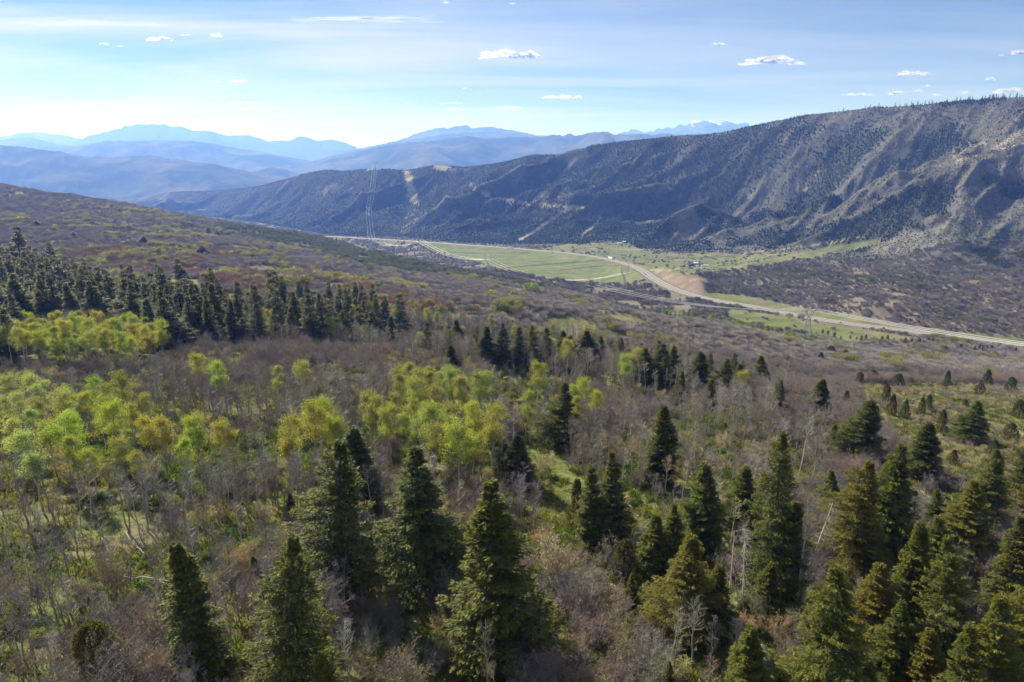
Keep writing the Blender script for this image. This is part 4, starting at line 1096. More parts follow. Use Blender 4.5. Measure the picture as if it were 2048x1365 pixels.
# ------------------------------------------------------------------ the broadleaf woodland on the bench
LEAFY = [   # polygon of trunk feet, share of aspens in leaf, palette, phrase
    ([(-60, 850), (120, 850), (220, 870), (220, 1000), (120, 1040), (-60, 1060)], 0.42, 'pale', 'the pale left grove'),
    ([(150, 850), (300, 860), (300, 920), (150, 900)], 0.6, 'yellow', 'the golden left grove'),
    ([(90, 930), (250, 930), (450, 920), (460, 990), (330, 1000), (200, 1020), (90, 1010)], 0.5, 'gold', 'the golden grove over white trunks'),
    ([(-60, 700), (60, 690), (300, 692), (345, 715), (330, 738), (180, 748), (40, 735)], 0.95, 'yellow', 'the bright clump before the dark stand'),
    ([(570, 905), (690, 900), (690, 975), (580, 980)], 0.65, 'yellow', 'the yellow clump left of the foreground spruces'),
    ([(770, 825), (900, 815), (1050, 860), (1060, 960), (960, 1010), (880, 985), (700, 900)], 0.44, 'green', 'the light green grove at centre'),
    ([(640, 800), (760, 800), (760, 850), (640, 850)], 0.4, 'green', 'the group above the yellow clump'),
    ([(300, 800), (360, 800), (360, 850), (300, 850)], 0.6, 'green', 'the group behind the golden grove'),
    ([(1450, 890), (1660, 890), (1660, 975), (1450, 990)], 0.14, 'pale', 'the white trunked aspens right of centre'),
    ([(700, 700), (905, 700), (905, 722), (720, 726)], 0.18, 'yellow', 'the strip below the dark stand'),
    ([(1195, 735), (1290, 728), (1290, 760), (1200, 760)], 0.4, 'green', 'the gap between dark spruces'),
    ([(1280, 635), (1420, 640), (1600, 668), (1760, 692), (1700, 702), (1560, 690), (1400, 668), (1290, 650)], 0.85, 'lime', 'the lime row below the highway'),
    ([(1060, 570), (1150, 575), (1140, 590), (1060, 588)], 0.85, 'lime', 'the lime patch on the bench edge'),
    ([(-60, 980), (60, 960), (80, 1060), (-60, 1100)], 0.5, 'yellow', 'the yellow grove at the left edge'),
    ([(430, 840), (760, 850), (700, 960), (460, 960)], 0.24, 'green', 'the thin wood left of centre'),
    ([(120, 640), (280, 640), (280, 670), (120, 670)], 0.3, 'lime', 'the pockets inside the dark stand'),
]
PAL = dict(pale=[(0.37, 0.42, 0.15), (0.32, 0.38, 0.12)], yellow=[(0.33, 0.35, 0.055), (0.29, 0.325, 0.055)], gold=[(0.335, 0.365, 0.05), (0.31, 0.35, 0.055)], green=[(0.31, 0.325, 0.07), (0.29, 0.315, 0.085)], lime=[(0.27, 0.33, 0.06), (0.25, 0.31, 0.075)])
PAL_WORD = dict(pale='pale green', yellow='yellow green', gold='golden', green='light green', lime='lime green')
OAKZ = [([(1170, 775), (1250, 790), (1350, 810), (1360, 880), (1190, 860)], 0.95, 'the grey dome below the trio of spruces'), ([(300, 695), (560, 698), (760, 705), (980, 735), (980, 790), (600, 775), (300, 765), (-60, 800), (-60, 740)], 0.6, 'the purple grey strip in front of the dark stand'),
        ([(720, 1140), (905, 1150), (905, 1420), (700, 1420)], 0.8, 'the grey brush between the foreground spruces'), ([(1040, 1120), (1300, 1170), (1340, 1420), (1000, 1420)], 0.75, 'the grey brush on the slope at bottom centre'),
        ([(900, 985), (1000, 985), (1020, 1060), (900, 1060)], 0.85, 'the pinkish brush behind the biggest spruce'), ([(130, 1230), (420, 1230), (420, 1420), (130, 1420)], 0.55, 'the grey brush round the juniper at lower left'),
        ([(1380, 690), (2100, 720), (2100, 790), (1700, 770), (1500, 790), (1400, 830)], 0.6, 'the grey oak belt under the highway')]
GRASSZ = [[(1045, 890), (1110, 890), (1170, 985), (1230, 1070), (1200, 1120), (1100, 1090), (1040, 1000)], [(1700, 770), (2100, 770), (2100, 1040), (1960, 1010), (1870, 950), (1760, 870)], [(1650, 700), (1740, 695), (1760, 745), (1690, 745)]]

x, y, z, u, v = grid_pts(44, 345, -0.98, 0.98, 2.15, 601)
ok = (u > -90) & (u < 2140) & (v < 1560) & visible(x, y, z + 8, 0.0)
x, y, z, u, v = x[ok], y[ok], z[ok], u[ok], v[ok]
nz = fbm(x / 28, y / 28, 610, 3); nz2 = fbm(x / 12, y / 12, 620, 3); nz3 = fbm(x / 40, y / 40, 630, 3)
rnd = rng.random(len(x)); rn2 = rng.random(len(x))
kind = np.full(len(x), '', dtype=object); info = np.zeros(len(x), int)
dens = 0.33 + 0.62 * sstep(0.36, 0.56, fbm(x / 9, y / 9, 665, 3))
in_grass = np.zeros(len(x), bool)
for poly in GRASSZ: in_grass |= in_poly(u, v, poly)
# default mixture
patch = fbm(x / 17, y / 17, 660, 3); rn0 = rn2; rn2 = np.clip(0.55 * rn2 + 1.5 * (patch - 0.5) + 0.22, 0, 0.999)
kind[:] = np.where(rn2 < 0.56, 'bare', np.where(rn2 < 0.64, 'oak', np.where(rn2 < 0.72, 'bloom', 'bush')))
right = u > 1560
kind[right & (rn2 < 0.45)] = 'oak'; kind[right & (rn2 >= 0.45) & (rn2 < 0.6)] = 'bush'
kind[right & (rn2 >= 0.6)] = np.where(nz[right & (rn2 >= 0.6)] > 0.42, 'oak', '')
m = (u < 640) & (v > 950) & (rng.random(len(x)) < 0.36); kind[m] = 'bare'
low = (v > 1080) & (u < 1700) & ~m
kind[low & (rn2 > 0.45)] = 'bush'; kind[low & (rn2 > 0.66)] = 'oak'; kind[low & (rn2 > 0.86)] = 'bloom'
for n_, (poly, sh, ph) in enumerate(OAKZ):
    m = in_poly(u, v, poly); kind[m & (rn2 < sh)] = 'oak'; dens[m] += 0.2; info[m] = 100 + n_
for n_, (poly, sh, pal, ph) in enumerate(LEAFY):
    m = in_poly(u, v, poly) & (rn0 < sh); kind[m] = 'leafy'; info[m] = n_ + 1
m = (kind == 'bare') & (rng.random(len(x)) < 0.03) & (v < 930); kind[m] = 'leafy'; info[m] = 0
kind[in_grass] = np.where(nz2[in_grass] + 0.25 * rnd[in_grass] > np.where(u > 1600, 0.44, 0.60)[in_grass], np.where(rn2[in_grass] < 0.35, 'bush', np.where(rn2[in_grass] < 0.7, 'bloom', 'oak')), '')
kind[rnd > dens] = ''
kind[~clear_of(x, y)] = ''
kind[in_poly(u, v, STAND) & (kind != 'leafy') & (rng.random(len(x)) < 0.85)] = ''
# heights
ht = np.select([kind == 'bare', kind == 'oak', kind == 'bloom', kind == 'bush', kind == 'leafy'],
               [rng.uniform(5.5, 10.5, len(x)), rng.uniform(2.6, 4.8, len(x)), rng.uniform(2.2, 4.0, len(x)), rng.uniform(0.7, 2.2, len(x)), rng.uniform(8.5, 12.5, len(x))], 0.0)
ht[(kind == 'bare') & (v > 1080)] *= 0.85
ht[kind == 'leafy'] *= np.where((u > 560) & (v > 780), 1.12, 1.0)[kind == 'leafy']
ht[in_grass & (kind != '')] *= 0.5
ht[(kind == 'oak') | (kind == 'bush')] *= (0.55 + 0.95 * fbm(x / 11, y / 11, 668, 2))[(kind == 'oak') | (kind == 'bush')]
li = np.where(kind == 'leafy')[0]; np.random.default_rng(9).shuffle(li)
lk = thin_out(li, x, y, 3.9); drop = np.setdiff1d(li, lk); kind[drop] = ''
bi = np.where(kind == 'bush')[0]
vis_size = ht / y                   # how large it shows

BARE_COL = [((0.225, 0.20, 0.18), 'grey brown'), ((0.25, 0.155, 0.095), 'russet'), ((0.24, 0.225, 0.11), 'pale budding'), ((0.225, 0.20, 0.20), 'purplish grey')]
OAK_COL = [((0.24, 0.205, 0.19), 'purplish grey'), ((0.19, 0.165, 0.15), 'dark grey'), ((0.25, 0.19, 0.15), 'brownish')]
BLOOM_COL = [((0.40, 0.36, 0.22), 'cream'), ((0.33, 0.27, 0.17), 'buff')]
BUSH_COL = [((0.115, 0.17, 0.035), 'fresh green'), ((0.22, 0.235, 0.045), 'yellow green'), ((0.09, 0.12, 0.035), 'dark green')]
ci = np.zeros(len(x), int)
ci[kind == 'bare'] = np.select([nz3 > 0.58, nz > 0.56, nz2 > 0.55], [1, 3, 2], 0)[kind == 'bare']
flip = rng.random(len(x)) < 0.3; ci[flip] = rng.integers(0, 4, flip.sum())
for kd, n_ in (('oak', 3), ('bloom', 2), ('bush', 3)):
    m = kind == kd; ci[m] = np.where(rng.random(m.sum()) < 0.6, (nz2[m] * 37).astype(int) % n_, rng.integers(0, n_, m.sum()))

# trees in leaf: every one a thing
zones = {}
for i in np.where(kind == 'leafy')[0]: zones.setdefault(int(info[i]), []).append(i)
n_leafy = 0
for zn, mem in sorted(zones.items()):
    ph = LEAFY[zn - 1][3] if zn else None
    mem = sorted(mem, key=lambda i: u[i])
    vs_ = sorted(v[i] for i in mem); cut = (vs_[len(vs_) // 3], vs_[2 * len(vs_) // 3]) if len(mem) > 14 else None
    cnt_ = {}
    for i in mem:
        if n_leafy >= 232: kind[i] = 'bare'; continue
        pal = LEAFY[zn - 1][2] if zn else random.choice(['green', 'green', 'yellow'])
        row = '' if cut is None else 'back of ' if v[i] < cut[0] else 'front of ' if v[i] > cut[1] else 'middle of '
        key = (row, pal); cnt_[key] = cnt_.get(key, 0) + 1
        lab = '%s aspen in %s%s, %s from left' % (PAL_WORD[pal], row, ph.replace('the small group', 'the group') if zn else 'the bare wood', ORD(cnt_[key]))
        src = ASPENS[random.randrange(5)]; k = ht[i] / 11.0
        thing('aspen_tree', [('trunk', src[0]), ('crown', src[1])], x[i], y[i], random.uniform(0, 6.28), (k * 1.1, k * 1.1, k), lab, 'aspen', 'leafy aspens', tuple(c * random.uniform(0.85, 1.12) for c in random.choice(PAL[pal])))
        n_leafy += 1

# lime green aspens farther off, on the bench edge and below the highway
lx, ly, lz, lu, lv = grid_pts(470, 740, -0.1, 0.7, 3.6, 690)
LIME = [([(1290, 640), (1420, 640), (1600, 668), (1740, 690), (1690, 700), (1560, 690), (1400, 668), (1290, 652)], 'the row below the highway'), ([(1050, 566), (1150, 572), (1140, 592), (1050, 590)], 'the patch on the bench edge'), ([(1560, 655), (1640, 662), (1640, 676), (1560, 668)], 'the knot round the highway pylon foot')]
done_l = np.zeros(len(lx), bool)
for poly, ph in LIME:
    ids = [i for i in np.where(in_poly(lu, lv, poly) & ~done_l & (rng.random(len(lx)) < 0.8))[0] if visible(lx[i:i + 1], ly[i:i + 1], lz[i:i + 1] + 7, 0.0)[0]][:46]
    for n_, i in enumerate(sorted(ids, key=lambda i: lu[i])):
        if n_leafy >= 300: break
        src = ASPENS[random.randrange(5)]; k = random.uniform(6, 9.5) / 11.0
        thing('aspen_tree', [('trunk', src[0]), ('crown', src[1])], lx[i], ly[i], random.uniform(0, 6.28), (k * 1.25, k * 1.25, k), 'lime green aspen in %s, %s from left' % (ph, ORD(n_ + 1)), 'aspen', 'leafy aspens', tuple(c * random.uniform(0.85, 1.12) for c in random.choice(PAL['lime'])))
        n_leafy += 1; done_l[i] = True

def region_word(u_, v_):
    a = 'left end' if u_ < 340 else 'left part' if u_ < 680 else 'middle' if u_ < 1100 else 'right part' if u_ < 1500 else 'right end'
    b = 'bottom brush' if v_ > 1200 else 'lower wood' if v_ > 1020 else 'middle wood' if v_ > 880 else 'upper wood'
    return a, b
def singles(kd, name, sources, hs, cat, cols, noun, limit, part2='crown'):
    ids = [i for i in np.where(kind == kd)[0] if -20 < u[i] < 2068 and v[i] - ht[i] / y[i] * 1100 < 1365]
    ids = sorted(ids, key=lambda i: -vis_size[i])[:limit]
    per = {}
    for i in sorted(ids, key=lambda i: u[i]):
        a, b = region_word(u[i], v[i]); cw = cols[ci[i] % len(cols)][1]
        key = (a, b, cw); per[key] = per.get(key, 0) + 1
        lab = '%s %s in %s of the %s, %s such from left' % (cw, noun, a, b, ORD(per[key]))
        k = random.randrange(len(sources)); src = sources[k]; sc = ht[i] / hs
        thing(name, [('trunk' if 'tree' in name or 'aspen' in name else 'stems', src[0]), (part2, src[1])], x[i], y[i], random.uniform(0, 6.28), sc * 1.0, lab, cat, noun + 's', tuple(c * random.uniform(0.85, 1.15) for c in cols[ci[i] % len(cols)][0]))
    done = np.zeros(len(x), bool); done[ids] = True
    return done
done = singles('bare', 'bare_aspen_tree', BARE_ASPENS, 11.0, 'aspen', BARE_COL, 'leafless aspen', 300)
done |= singles('oak', 'oak_shrub', OAKS, 4.5, 'shrub', OAK_COL, 'leafless oak shrub', 300, 'twigs')
done |= singles('bloom', 'flowering_shrub', BLOOMS, 3.6, 'shrub', BLOOM_COL, 'budding shrub', 200, 'blossom')
done |= singles('bush', 'leafy_bush', BUSHES, 2.0, 'bush', BUSH_COL, 'leafy bush', 300, 'leaves')

# the rest of that woodland as one mass
srcs, table = [], {}
for kd, ss, cols in (('bare', BARE_ASPENS, BARE_COL), ('oak', OAKS, OAK_COL), ('bloom', BLOOMS, BLOOM_COL), ('bush', BUSHES, BUSH_COL)):
    js = [joined(s_) for s_ in ss]
    for c_i, (c_, w_) in enumerate(cols):
        table[kd, c_i] = list(range(len(srcs), len(srcs) + len(js)))
        for j_ in js: srcs.append((j_, c_))
rest = [i for i in np.where((kind != '') & (kind != 'leafy') & ~done)[0]]
HS = dict(bare=11.0, oak=4.5, bloom=3.6, bush=2.0); NC = dict(bare=4, oak=3, bloom=2, bush=3)
scatter('woodland', srcs, np.stack([x[rest], y[rest], z[rest] - 0.1], 1), [ht[i] / HS[kind[i]] for i in rest], rng.uniform(0, 6.28, len(rest)),
        [random.choice(table[kind[i], ci[i] % NC[kind[i]]]) for i in rest], None)

# grass and low herbs under the trees
def tuft(seed, n, w, h, lw):
    g = np.random.default_rng(seed); q_ = Geo()
    C = np.column_stack([g.normal(0, w * 0.42, (n, 2)), np.zeros(n)]); D = np.column_stack([g.normal(0, 0.5, (n, 2)), np.ones(n)])
    q_.blades(C, D, h * g.uniform(0.5, 1.3, n), np.full(n, lw), g.normal(0, 1, (n, 3)), g.random(n))
    return q_.mesh('grass_tuft', [M_LEAF])
TUFTS = [tuft(1, 60, 1.1, 0.5, 0.16), tuft(2, 60, 1.3, 0.38, 0.2), tuft(3, 44, 0.9, 0.7, 0.13)]
gsrc = [(t_, c_) for c_ in ((0.105, 0.16, 0.028), (0.165, 0.18, 0.045), (0.20, 0.18, 0.085), (0.14, 0.16, 0.075)) for t_ in TUFTS]
gx, gy, gz, gu, gv = grid_pts(46, 330, -0.95, 0.95, lambda y_: 1.35 if y_ < 130 else 1.35 + (y_ - 130) / 110, 640)
ng_ = fbm(gx / 11, gy / 11, 650, 3); og = (gu > -40) & (gu < 2090) & (gv < 1420) & visible(gx, gy, gz) & (ng_ + 0.25 * rng.random(len(gx)) > 0.5)
gx, gy, gz, gu, gv, ng_ = gx[og], gy[og], gz[og], gu[og], gv[og], ng_[og]
cg = np.where(gu > 1500, np.where(rng.random(len(gx)) < 0.6, 3, 2), np.where(ng_ > 0.56, 0, np.where(rng.random(len(gx)) < 0.6, 1, 2)))
scatter('grass', gsrc, np.stack([gx, gy, gz], 1), rng.uniform(0.7, 1.5, len(gx)), rng.uniform(0, 6.28, len(gx)), cg * 3 + rng.integers(0, 3, len(gx)), None)

# ------------------------------------------------------------------ brush on the hill and the bench edge, up to the valley
FC = [far_clump(701 + k, 3.6, 2.5, 150, 0, [M_TWIG]) for k in range(3)]
FL = [far_clump(711 + k, 4.2, 2.3, 60, 130, [M_TWIG, M_LEAF]) for k in range(2)]
fsrc = [(m_, c_) for c_ in ((0.31, 0.275, 0.26), (0.235, 0.21, 0.195), (0.31, 0.215, 0.15)) for m_ in FC] + [(m_, c_) for c_ in ((0.20, 0.205, 0.06), (0.27, 0.26, 0.09), (0.08, 0.095, 0.035)) for m_ in FL]
hx, hy, hz, hu, hv = grid_pts(335, 1450, -0.95, 0.9, lambda y_: 2.9 + (y_ - 335) / 480, 701)
k9 = np.interp(hx / hy, S, KY[9]) + 60
oh = (hu > -60) & (hu < 2110) & (hy < np.maximum(k9, 660)) & visible(hx, hy, hz + 3, 0.0) & (bare_at(hx, hy) < 0.45 + 0.4 * rng.random(len(hx))) & (rng.random(len(hx)) < 0.93) & (fbm(hx / 30, hy / 34, 740, 3) + 0.15 * rng.random(len(hx)) > 0.42)
hx, hy, hz, hu, hv = (a_[oh] for a_ in (hx, hy, hz, hu, hv))
m1 = fbm(hx / 26, hy / 50, 720, 4, 0.7); m2 = fbm(hx / 14, hy / 18, 730, 3); r1 = rng.random(len(hx))
rust = in_poly(hu, hv, [(200, 490), (420, 500), (760, 580), (960, 625), (900, 650), (650, 640), (330, 560), (120, 520)])
yg = in_poly(hu, hv, [(120, 400), (420, 440), (700, 510), (700, 560), (420, 500), (200, 470), (60, 430)])
col_i = np.where(r1 < 0.65, 0, 1)
col_i = np.where(rust & (m2 > 0.45), 2, col_i)
fi = col_i * 3 + rng.integers(0, 3, len(hx))
lf = (m1 + 0.9 * (m2 - 0.5) > np.where(yg, 0.635, np.where(rust, 0.65, 0.74))) & (r1 < 0.62)
fi = np.where(lf, 9 + np.where(r1 < 0.30, 0, np.where(r1 < 0.54, 2, 4)) + rng.integers(0, 2, len(hx)), fi)
ridge_dark = in_poly(hu, hv, [(430, 440), (600, 462), (760, 505), (1000, 555), (1160, 590), (1060, 575), (800, 545), (600, 500), (450, 462)])
fi = np.where(ridge_dark & (r1 < 0.6), 13 + rng.integers(0, 2, len(hx)), fi)
scatter('brushland', fsrc, np.stack([hx, hy, hz - 0.15], 1), rng.uniform(0.7, 1.25, len(hx)) * (0.6 + 0.85 * fbm(hx / 20, hy / 24, 745, 2)) * np.where(lf, 1.1, 1.0) * np.where(hy > 700, 1.15, 1), rng.uniform(0, 6.28, len(hx)), fi, None)

# ------------------------------------------------------------------ valley and mountain cover: low brush, sage and small evergreens, one mesh
N = Nodes('far_cover')
at = N.add('ShaderNodeAttribute', _attribute_name='gcol')
b = N.add('ShaderNodeBsdfPrincipled', Base__Color=at.outputs['Color'], Roughness=0.95)
b.inputs['Specular IOR Level'].default_value = 0.05
M_COVER = N.surface(b.outputs[0])
def bumps(name, P, rad, hgt, col, cone, seed):
    g = np.random.default_rng(seed); n = len(P); sides = 6
    th = (np.arange(sides) * 2 * np.pi / sides)[None, :] + g.random((n, 1)) * 6.28
    V = np.zeros((n, 2 * sides + 1, 3))
    r1_ = rad[:, None] * g.uniform(0.75, 1.25, (n, sides)); r2_ = rad[:, None] * np.where(cone, 0.55, 0.72)[:, None] * g.uniform(0.7, 1.3, (n, sides))
    V[:, :sides, 0] = r1_ * np.cos(th); V[:, :sides, 1] = r1_ * np.sin(th); V[:, :sides, 2] = -0.3
    V[:, sides:2 * sides, 0] = r2_ * np.cos(th + 0.3); V[:, sides:2 * sides, 1] = r2_ * np.sin(th + 0.3); V[:, sides:2 * sides, 2] = hgt[:, None] * np.where(cone, 0.45, 0.7)[:, None] * g.uniform(0.8, 1.2, (n, sides))
    V[:, -1, 2] = hgt; V[:, -1, :2] = rad[:, None] * 0.2 * g.normal(0, 1, (n, 2))
    V += P[:, None, :]
    i = np.arange(sides); j = (i + 1) % sides
    f1_ = np.stack([i, j, j + sides], 1); f2_ = np.stack([i, j + sides, i + sides], 1); f3_ = np.stack([i + sides, j + sides, np.full(sides, 2 * sides)], 1)
    F = (np.arange(n) * (2 * sides + 1))[:, None, None] + np.concatenate([f1_, f2_, f3_])[None]
    C = np.ones((n, 2 * sides + 1, 4)); C[:, :, :3] = col[:, None, :] * g.uniform(0.85, 1.15, (n, 2 * sides + 1, 1))
    o = link(name, new_mesh(name, V.reshape(-1, 3), F.reshape(-1, 3), [M_COVER], False, {'gcol': ('FLOAT_COLOR', C.reshape(-1, 4))}))
    return tag(o, kind='stuff')
vx, vy, vz, vu, vv = grid_pts(600, 4400, -0.95, 0.95, lambda y_: 3.8 if y_ < 1000 else 3.8 + (y_ - 1000) / 480, 801)
k9 = np.interp(vx / vy, S, KY[9]) + 60
ok = (vu > -30) & (vu < 2080) & (vy > np.maximum(k9, 610)) & visible(vx, vy, vz + 3, 0.0)
vx, vy, vz, vu, vv = (a_[ok] for a_ in (vx, vy, vz, vu, vv))
tb = (vy - np.interp(vx / vy, S, KY[12])) / (np.interp(vx / vy, S, KY[15]) - np.interp(vx / vy, S, KY[12]))
p1 = fbm(vx / 90, vy / 90, 810, 4); p2 = fbm(vx / 30, vy / 30, 820, 3); r2 = rng.random(len(vx)); br = bare_at(vx, vy)
dark_side = np.interp(vu, [200, 700, 1150, 1500, 1800, 2048], [0.72, 0.76, 0.70, 0.42, 0.26, 0.14])
upper = (tb > 0.72) & (vu > 1350)
ever = (wood_at(vx, vy) + 0.35 * (p2 - 0.5) + 0.08 * upper > 0) & (r2 < 0.88) & (tb > -0.1)
ever |= (r2 < 0.03)
valley = tb < 0
keep = (br < 0.3 + 0.7 * r2 ** 3) & (ever | (p2 > np.where(valley & (vu > 1380), 0.24, 0.29 + 0.15 * valley)) & (rng.random(len(vx)) < 0.85))
keep &= ~((br > 0.5) & (p2 < 0.515))
vx, vy, vz, vu, vv, tb, p1, p2, r2, ever, valley = (a_[keep] for a_ in (vx, vy, vz, vu, vv, tb, p1, p2, r2, ever, valley))
nv = len(vx)
rad = np.where(ever, rng.uniform(1.1, 2.4, nv), rng.uniform(0.8, 2.2, nv)); rad *= np.where(vy > 1500, 1.15, 1); rad = np.where(valley & ~ever, rad * 1.6, rad)
hh = np.where(ever, rad * rng.uniform(1.6, 2.8, nv), rad * rng.uniform(0.7, 1.0, nv))
c_oak = np.array((0.142, 0.130, 0.12)); c_sage = np.array((0.115, 0.13, 0.08)); c_ever = np.array((0.022, 0.034, 0.018)); c_dull = np.array((0.10, 0.085, 0.075))
pick = rng.random(nv)
colr = np.where((p1 > 0.52)[:, None], np.where((pick < 0.75)[:, None], c_oak, c_dull), np.where((pick < 0.75)[:, None], c_sage, c_oak))
colr = np.where(ever[:, None], c_ever * rng.uniform(0.7, 1.6, (nv, 1)), colr * rng.uniform(0.8, 1.2, (nv, 1)))
P_ = np.stack([vx, vy, vz], 1)
near_b = (~ever) & ((vy < 1150) & (tb < 0.25))
near_e = ever & (vy < 1250) & (tb < 0.4)
far_b = ~ever & ~near_b; far_e = ever & ~near_e
bumps('hillside_brush', P_[far_b], rad[far_b], hh[far_b], colr[far_b], np.zeros(far_b.sum(), bool), 5)
bumps('hillside_evergreens', P_[far_e], rad[far_e], hh[far_e], colr[far_e], np.ones(far_e.sum(), bool), 6)
nb_ = int(near_b.sum())
oc = [((0.22, 0.19, 0.175), FC), ((0.165, 0.145, 0.13), FC), ((0.15, 0.155, 0.095), FC)]
scatter('valley_brush', [(m_, c_) for c_, ms_ in oc for m_ in ms_], P_[near_b] - np.array([[0, 0, 0.3]]), np.exp(rng.normal(-0.25, 0.42, nb_)).clip(0.35, 2.0), rng.uniform(0, 6.28, nb_),
        np.where(p1[near_b] > 0.5, np.where(rng.random(nb_) < 0.7, 0, 3), np.where(rng.random(nb_) < 0.5, 6, 3)) + rng.integers(0, 3, nb_), None)
sx = np.linspace(0.30, 0.80, 900); ns_ = len(sx)
cy2 = np.interp(sx, S, KY[15]) + rng.normal(-25, 30, ns_); cx2 = (sx + rng.normal(0, 0.001, ns_)) * cy2
ok = rng.random(ns_) < np.interp(sx, [0.30, 0.42, 0.5, 0.8], [0.03, 0.08, 0.33, 0.4]) * sstep(0.35, 0.6, fbm(cx2 / 40, cy2 / 40, 850, 2))
CONIFERS_FAR = [conifer(31 + k, 17, r_, 60, 9, spray=1.2, rag=0.5) for k, r_ in enumerate([2.6, 3.0, 2.2])]
scatter('skyline_evergreens', [(joined(c_), (0.04, 0.055, 0.02)) for c_ in CONIFERS_FAR], np.stack([cx2, cy2, ground_z(cx2, cy2) - 0.3], 1)[ok], rng.uniform(0.35, 0.85, ok.sum()), rng.uniform(0, 6.28, ok.sum()), rng.integers(0, 3, ok.sum()), None)
FJ = [juniper(45 + k, 5, w_, 260, 0.75) for k, w_ in enumerate((1.9, 1.5, 2.2))]
ne_ = int(near_e.sum())
scatter('valley_evergreens', [(joined(j_), c_) for c_ in ((0.036, 0.048, 0.018), (0.055, 0.062, 0.024)) for j_ in FJ], P_[near_e], rng.uniform(0.45, 1.15, ne_), rng.uniform(0, 6.28, ne_), rng.integers(0, 6, ne_), None)
# ------------------------------------------------------------------ particular shrubs and a pale bare aspen
for (u_, vt, vb, wpx, src, rs, nm, p1n, p2n, colr, lab, cat) in [
        (1085, 898, 952, 66, BLOOMS[1], 2.4 * 17 / 3.6, 'flowering_shrub', 'stems', 'blossom', (0.45, 0.41, 0.26), 'round cream shrub at the top of the grassy clearing', 'shrub'),
        (1108, 1050, 1165, 125, BLOOMS[0], 2.1 * 17 / 3.6, 'flowering_shrub', 'stems', 'blossom', (0.36, 0.31, 0.22), 'large buff shrub with a shaded side at the foot of the clearing', 'shrub'),
        (965, 968, 1085, 135, OAKS[1], 3.2 * 17 / 4.5, 'oak_shrub', 'stems', 'twigs', (0.24, 0.17, 0.145), 'pinkish brown domed oak shrub behind the biggest foreground spruce', 'shrub'),
        (1155, 1130, 1245, 120, OAKS[0], 2.9 * 17 / 4.5, 'oak_shrub', 'stems', 'twigs', (0.22, 0.19, 0.175), 'open grey oak shrub with dark stems at bottom centre', 'shrub'),
        (702, 1228, 1400, 75, BARE_ASPENS[1], 2.3 * 17 / 11, 'bare_aspen_tree', 'trunk', 'crown', (0.42, 0.39, 0.34), 'white barked bare aspen at the bottom edge beside golden tipped spruce', 'aspen'),
        (20, 1255, 1400, 70, BARE_ASPENS[1], 2.3 * 17 / 11, 'bare_aspen_tree', 'trunk', 'crown', (0.36, 0.34, 0.30), 'pale bare aspen in the bottom left corner', 'aspen')]:
    x_, y_, sc, h = by_pixels(u_, vt, vb, wpx, src, rs)
    thing(nm, [(p1n, src[0]), (p2n, src[1])], x_, y_, 0.7, sc, lab, cat, None, colr)

# ------------------------------------------------------------------ fallen and broken trunks
for n_, (u0, v0, u1, v1, r_, lift, lab) in enumerate([
        (250, 1166, 388, 1172, 0.15, 0.9, 'long bleached trunk lying level left of the columnar spruce'), (308, 1171, 376, 1183, 0.11, 0.6, 'shorter dark trunk under the long level one'),
        (330, 1216, 398, 1258, 0.15, 0.5, 'bright bleached trunk slanting down to the columnar spruce'), (225, 1192, 292, 1211, 0.10, 0.4, 'thin grey trunk lying in grass above the round juniper'),
        (270, 1248, 335, 1276, 0.12, 0.4, 'weathered trunk in the tangle right of the round juniper'), (285, 1262, 350, 1292, 0.10, 0.5, 'second weathered trunk in the tangle right of the round juniper'),
        (1232, 1008, 1266, 1020, 0.12, 0.7, 'white fallen limb at the right of the spruce pair'), (1240, 1016, 1278, 1034, 0.14, 0.5, 'white forked trunk below the white fallen limb'),
        (1795, 1318, 1862, 1345, 0.14, 0.3, 'fallen trunk on the bare slope among the lower right spruces'), (255, 1085, 292, 1118, 0.09, 1.6, 'broken pale branch hung up in the left wood'), (200, 1245, 260, 1218, 0.08, 0.5, 'thin bleached stick above the round juniper')]):
    a_ = hit(u0, v0); b_ = hit(u1, v1); q_ = Geo()
    A = np.array(a_) + np.array([0, 0, lift]); B = np.array(b_) + np.array([0, 0, lift * 0.4]); O = A.copy(); O[2] = ground_z(*A[:2])
    f = np.linspace(0, 1, 9)[:, None]; P = A + (B - A) * f; P[1:-1] += rng.normal(0, 0.09, (7, 3)); P -= O
    q_.tube(P, r_ * np.linspace(0.5, 1.0, 9), 7, 0.5)
    bq = Geo(); L = float(np.linalg.norm(B - A))
    for k in range(9):
        i = rng.integers(0, 7); d = unit(rng.normal(0, 1, 3) + np.array([0, 0, 0.7])) * rng.uniform(0.08, 0.2) * L
        bq.sticks(P[i:i + 1], (P[i] + d)[None], [0.035], [0.015]); bq.sticks((P[i] + d)[None], (P[i] + d + unit(d + rng.normal(0, 0.5, 3)) * 0.7)[None], [0.015], [0.008])
    root = tag(link('fallen_trunk', q_.mesh('fallen_trunk', [M_DEADWOOD]), None, O), lab, 'fallen tree', 'fallen trunks')
    link('branches', bq.mesh('log_branches', [M_DEADWOOD]), root)
xs_, ys_, zs_ = hit(141, 1226)
q_ = Geo(); hs = float(slope_of(1163)) * ys_ - zs_
q_.tube([(0, 0, 0), (0.05, 0, hs * 0.4), (-0.06, 0.05, hs * 0.75), (0.02, 0.0, hs)], [0.16, 0.14, 0.12, 0.07], 7)
st = tag(link('broken_trunk', q_.mesh('broken_trunk', [M_DEADWOOD]), None, (xs_, ys_, zs_)), 'white broken trunk standing upright in the left wood', 'broken tree')
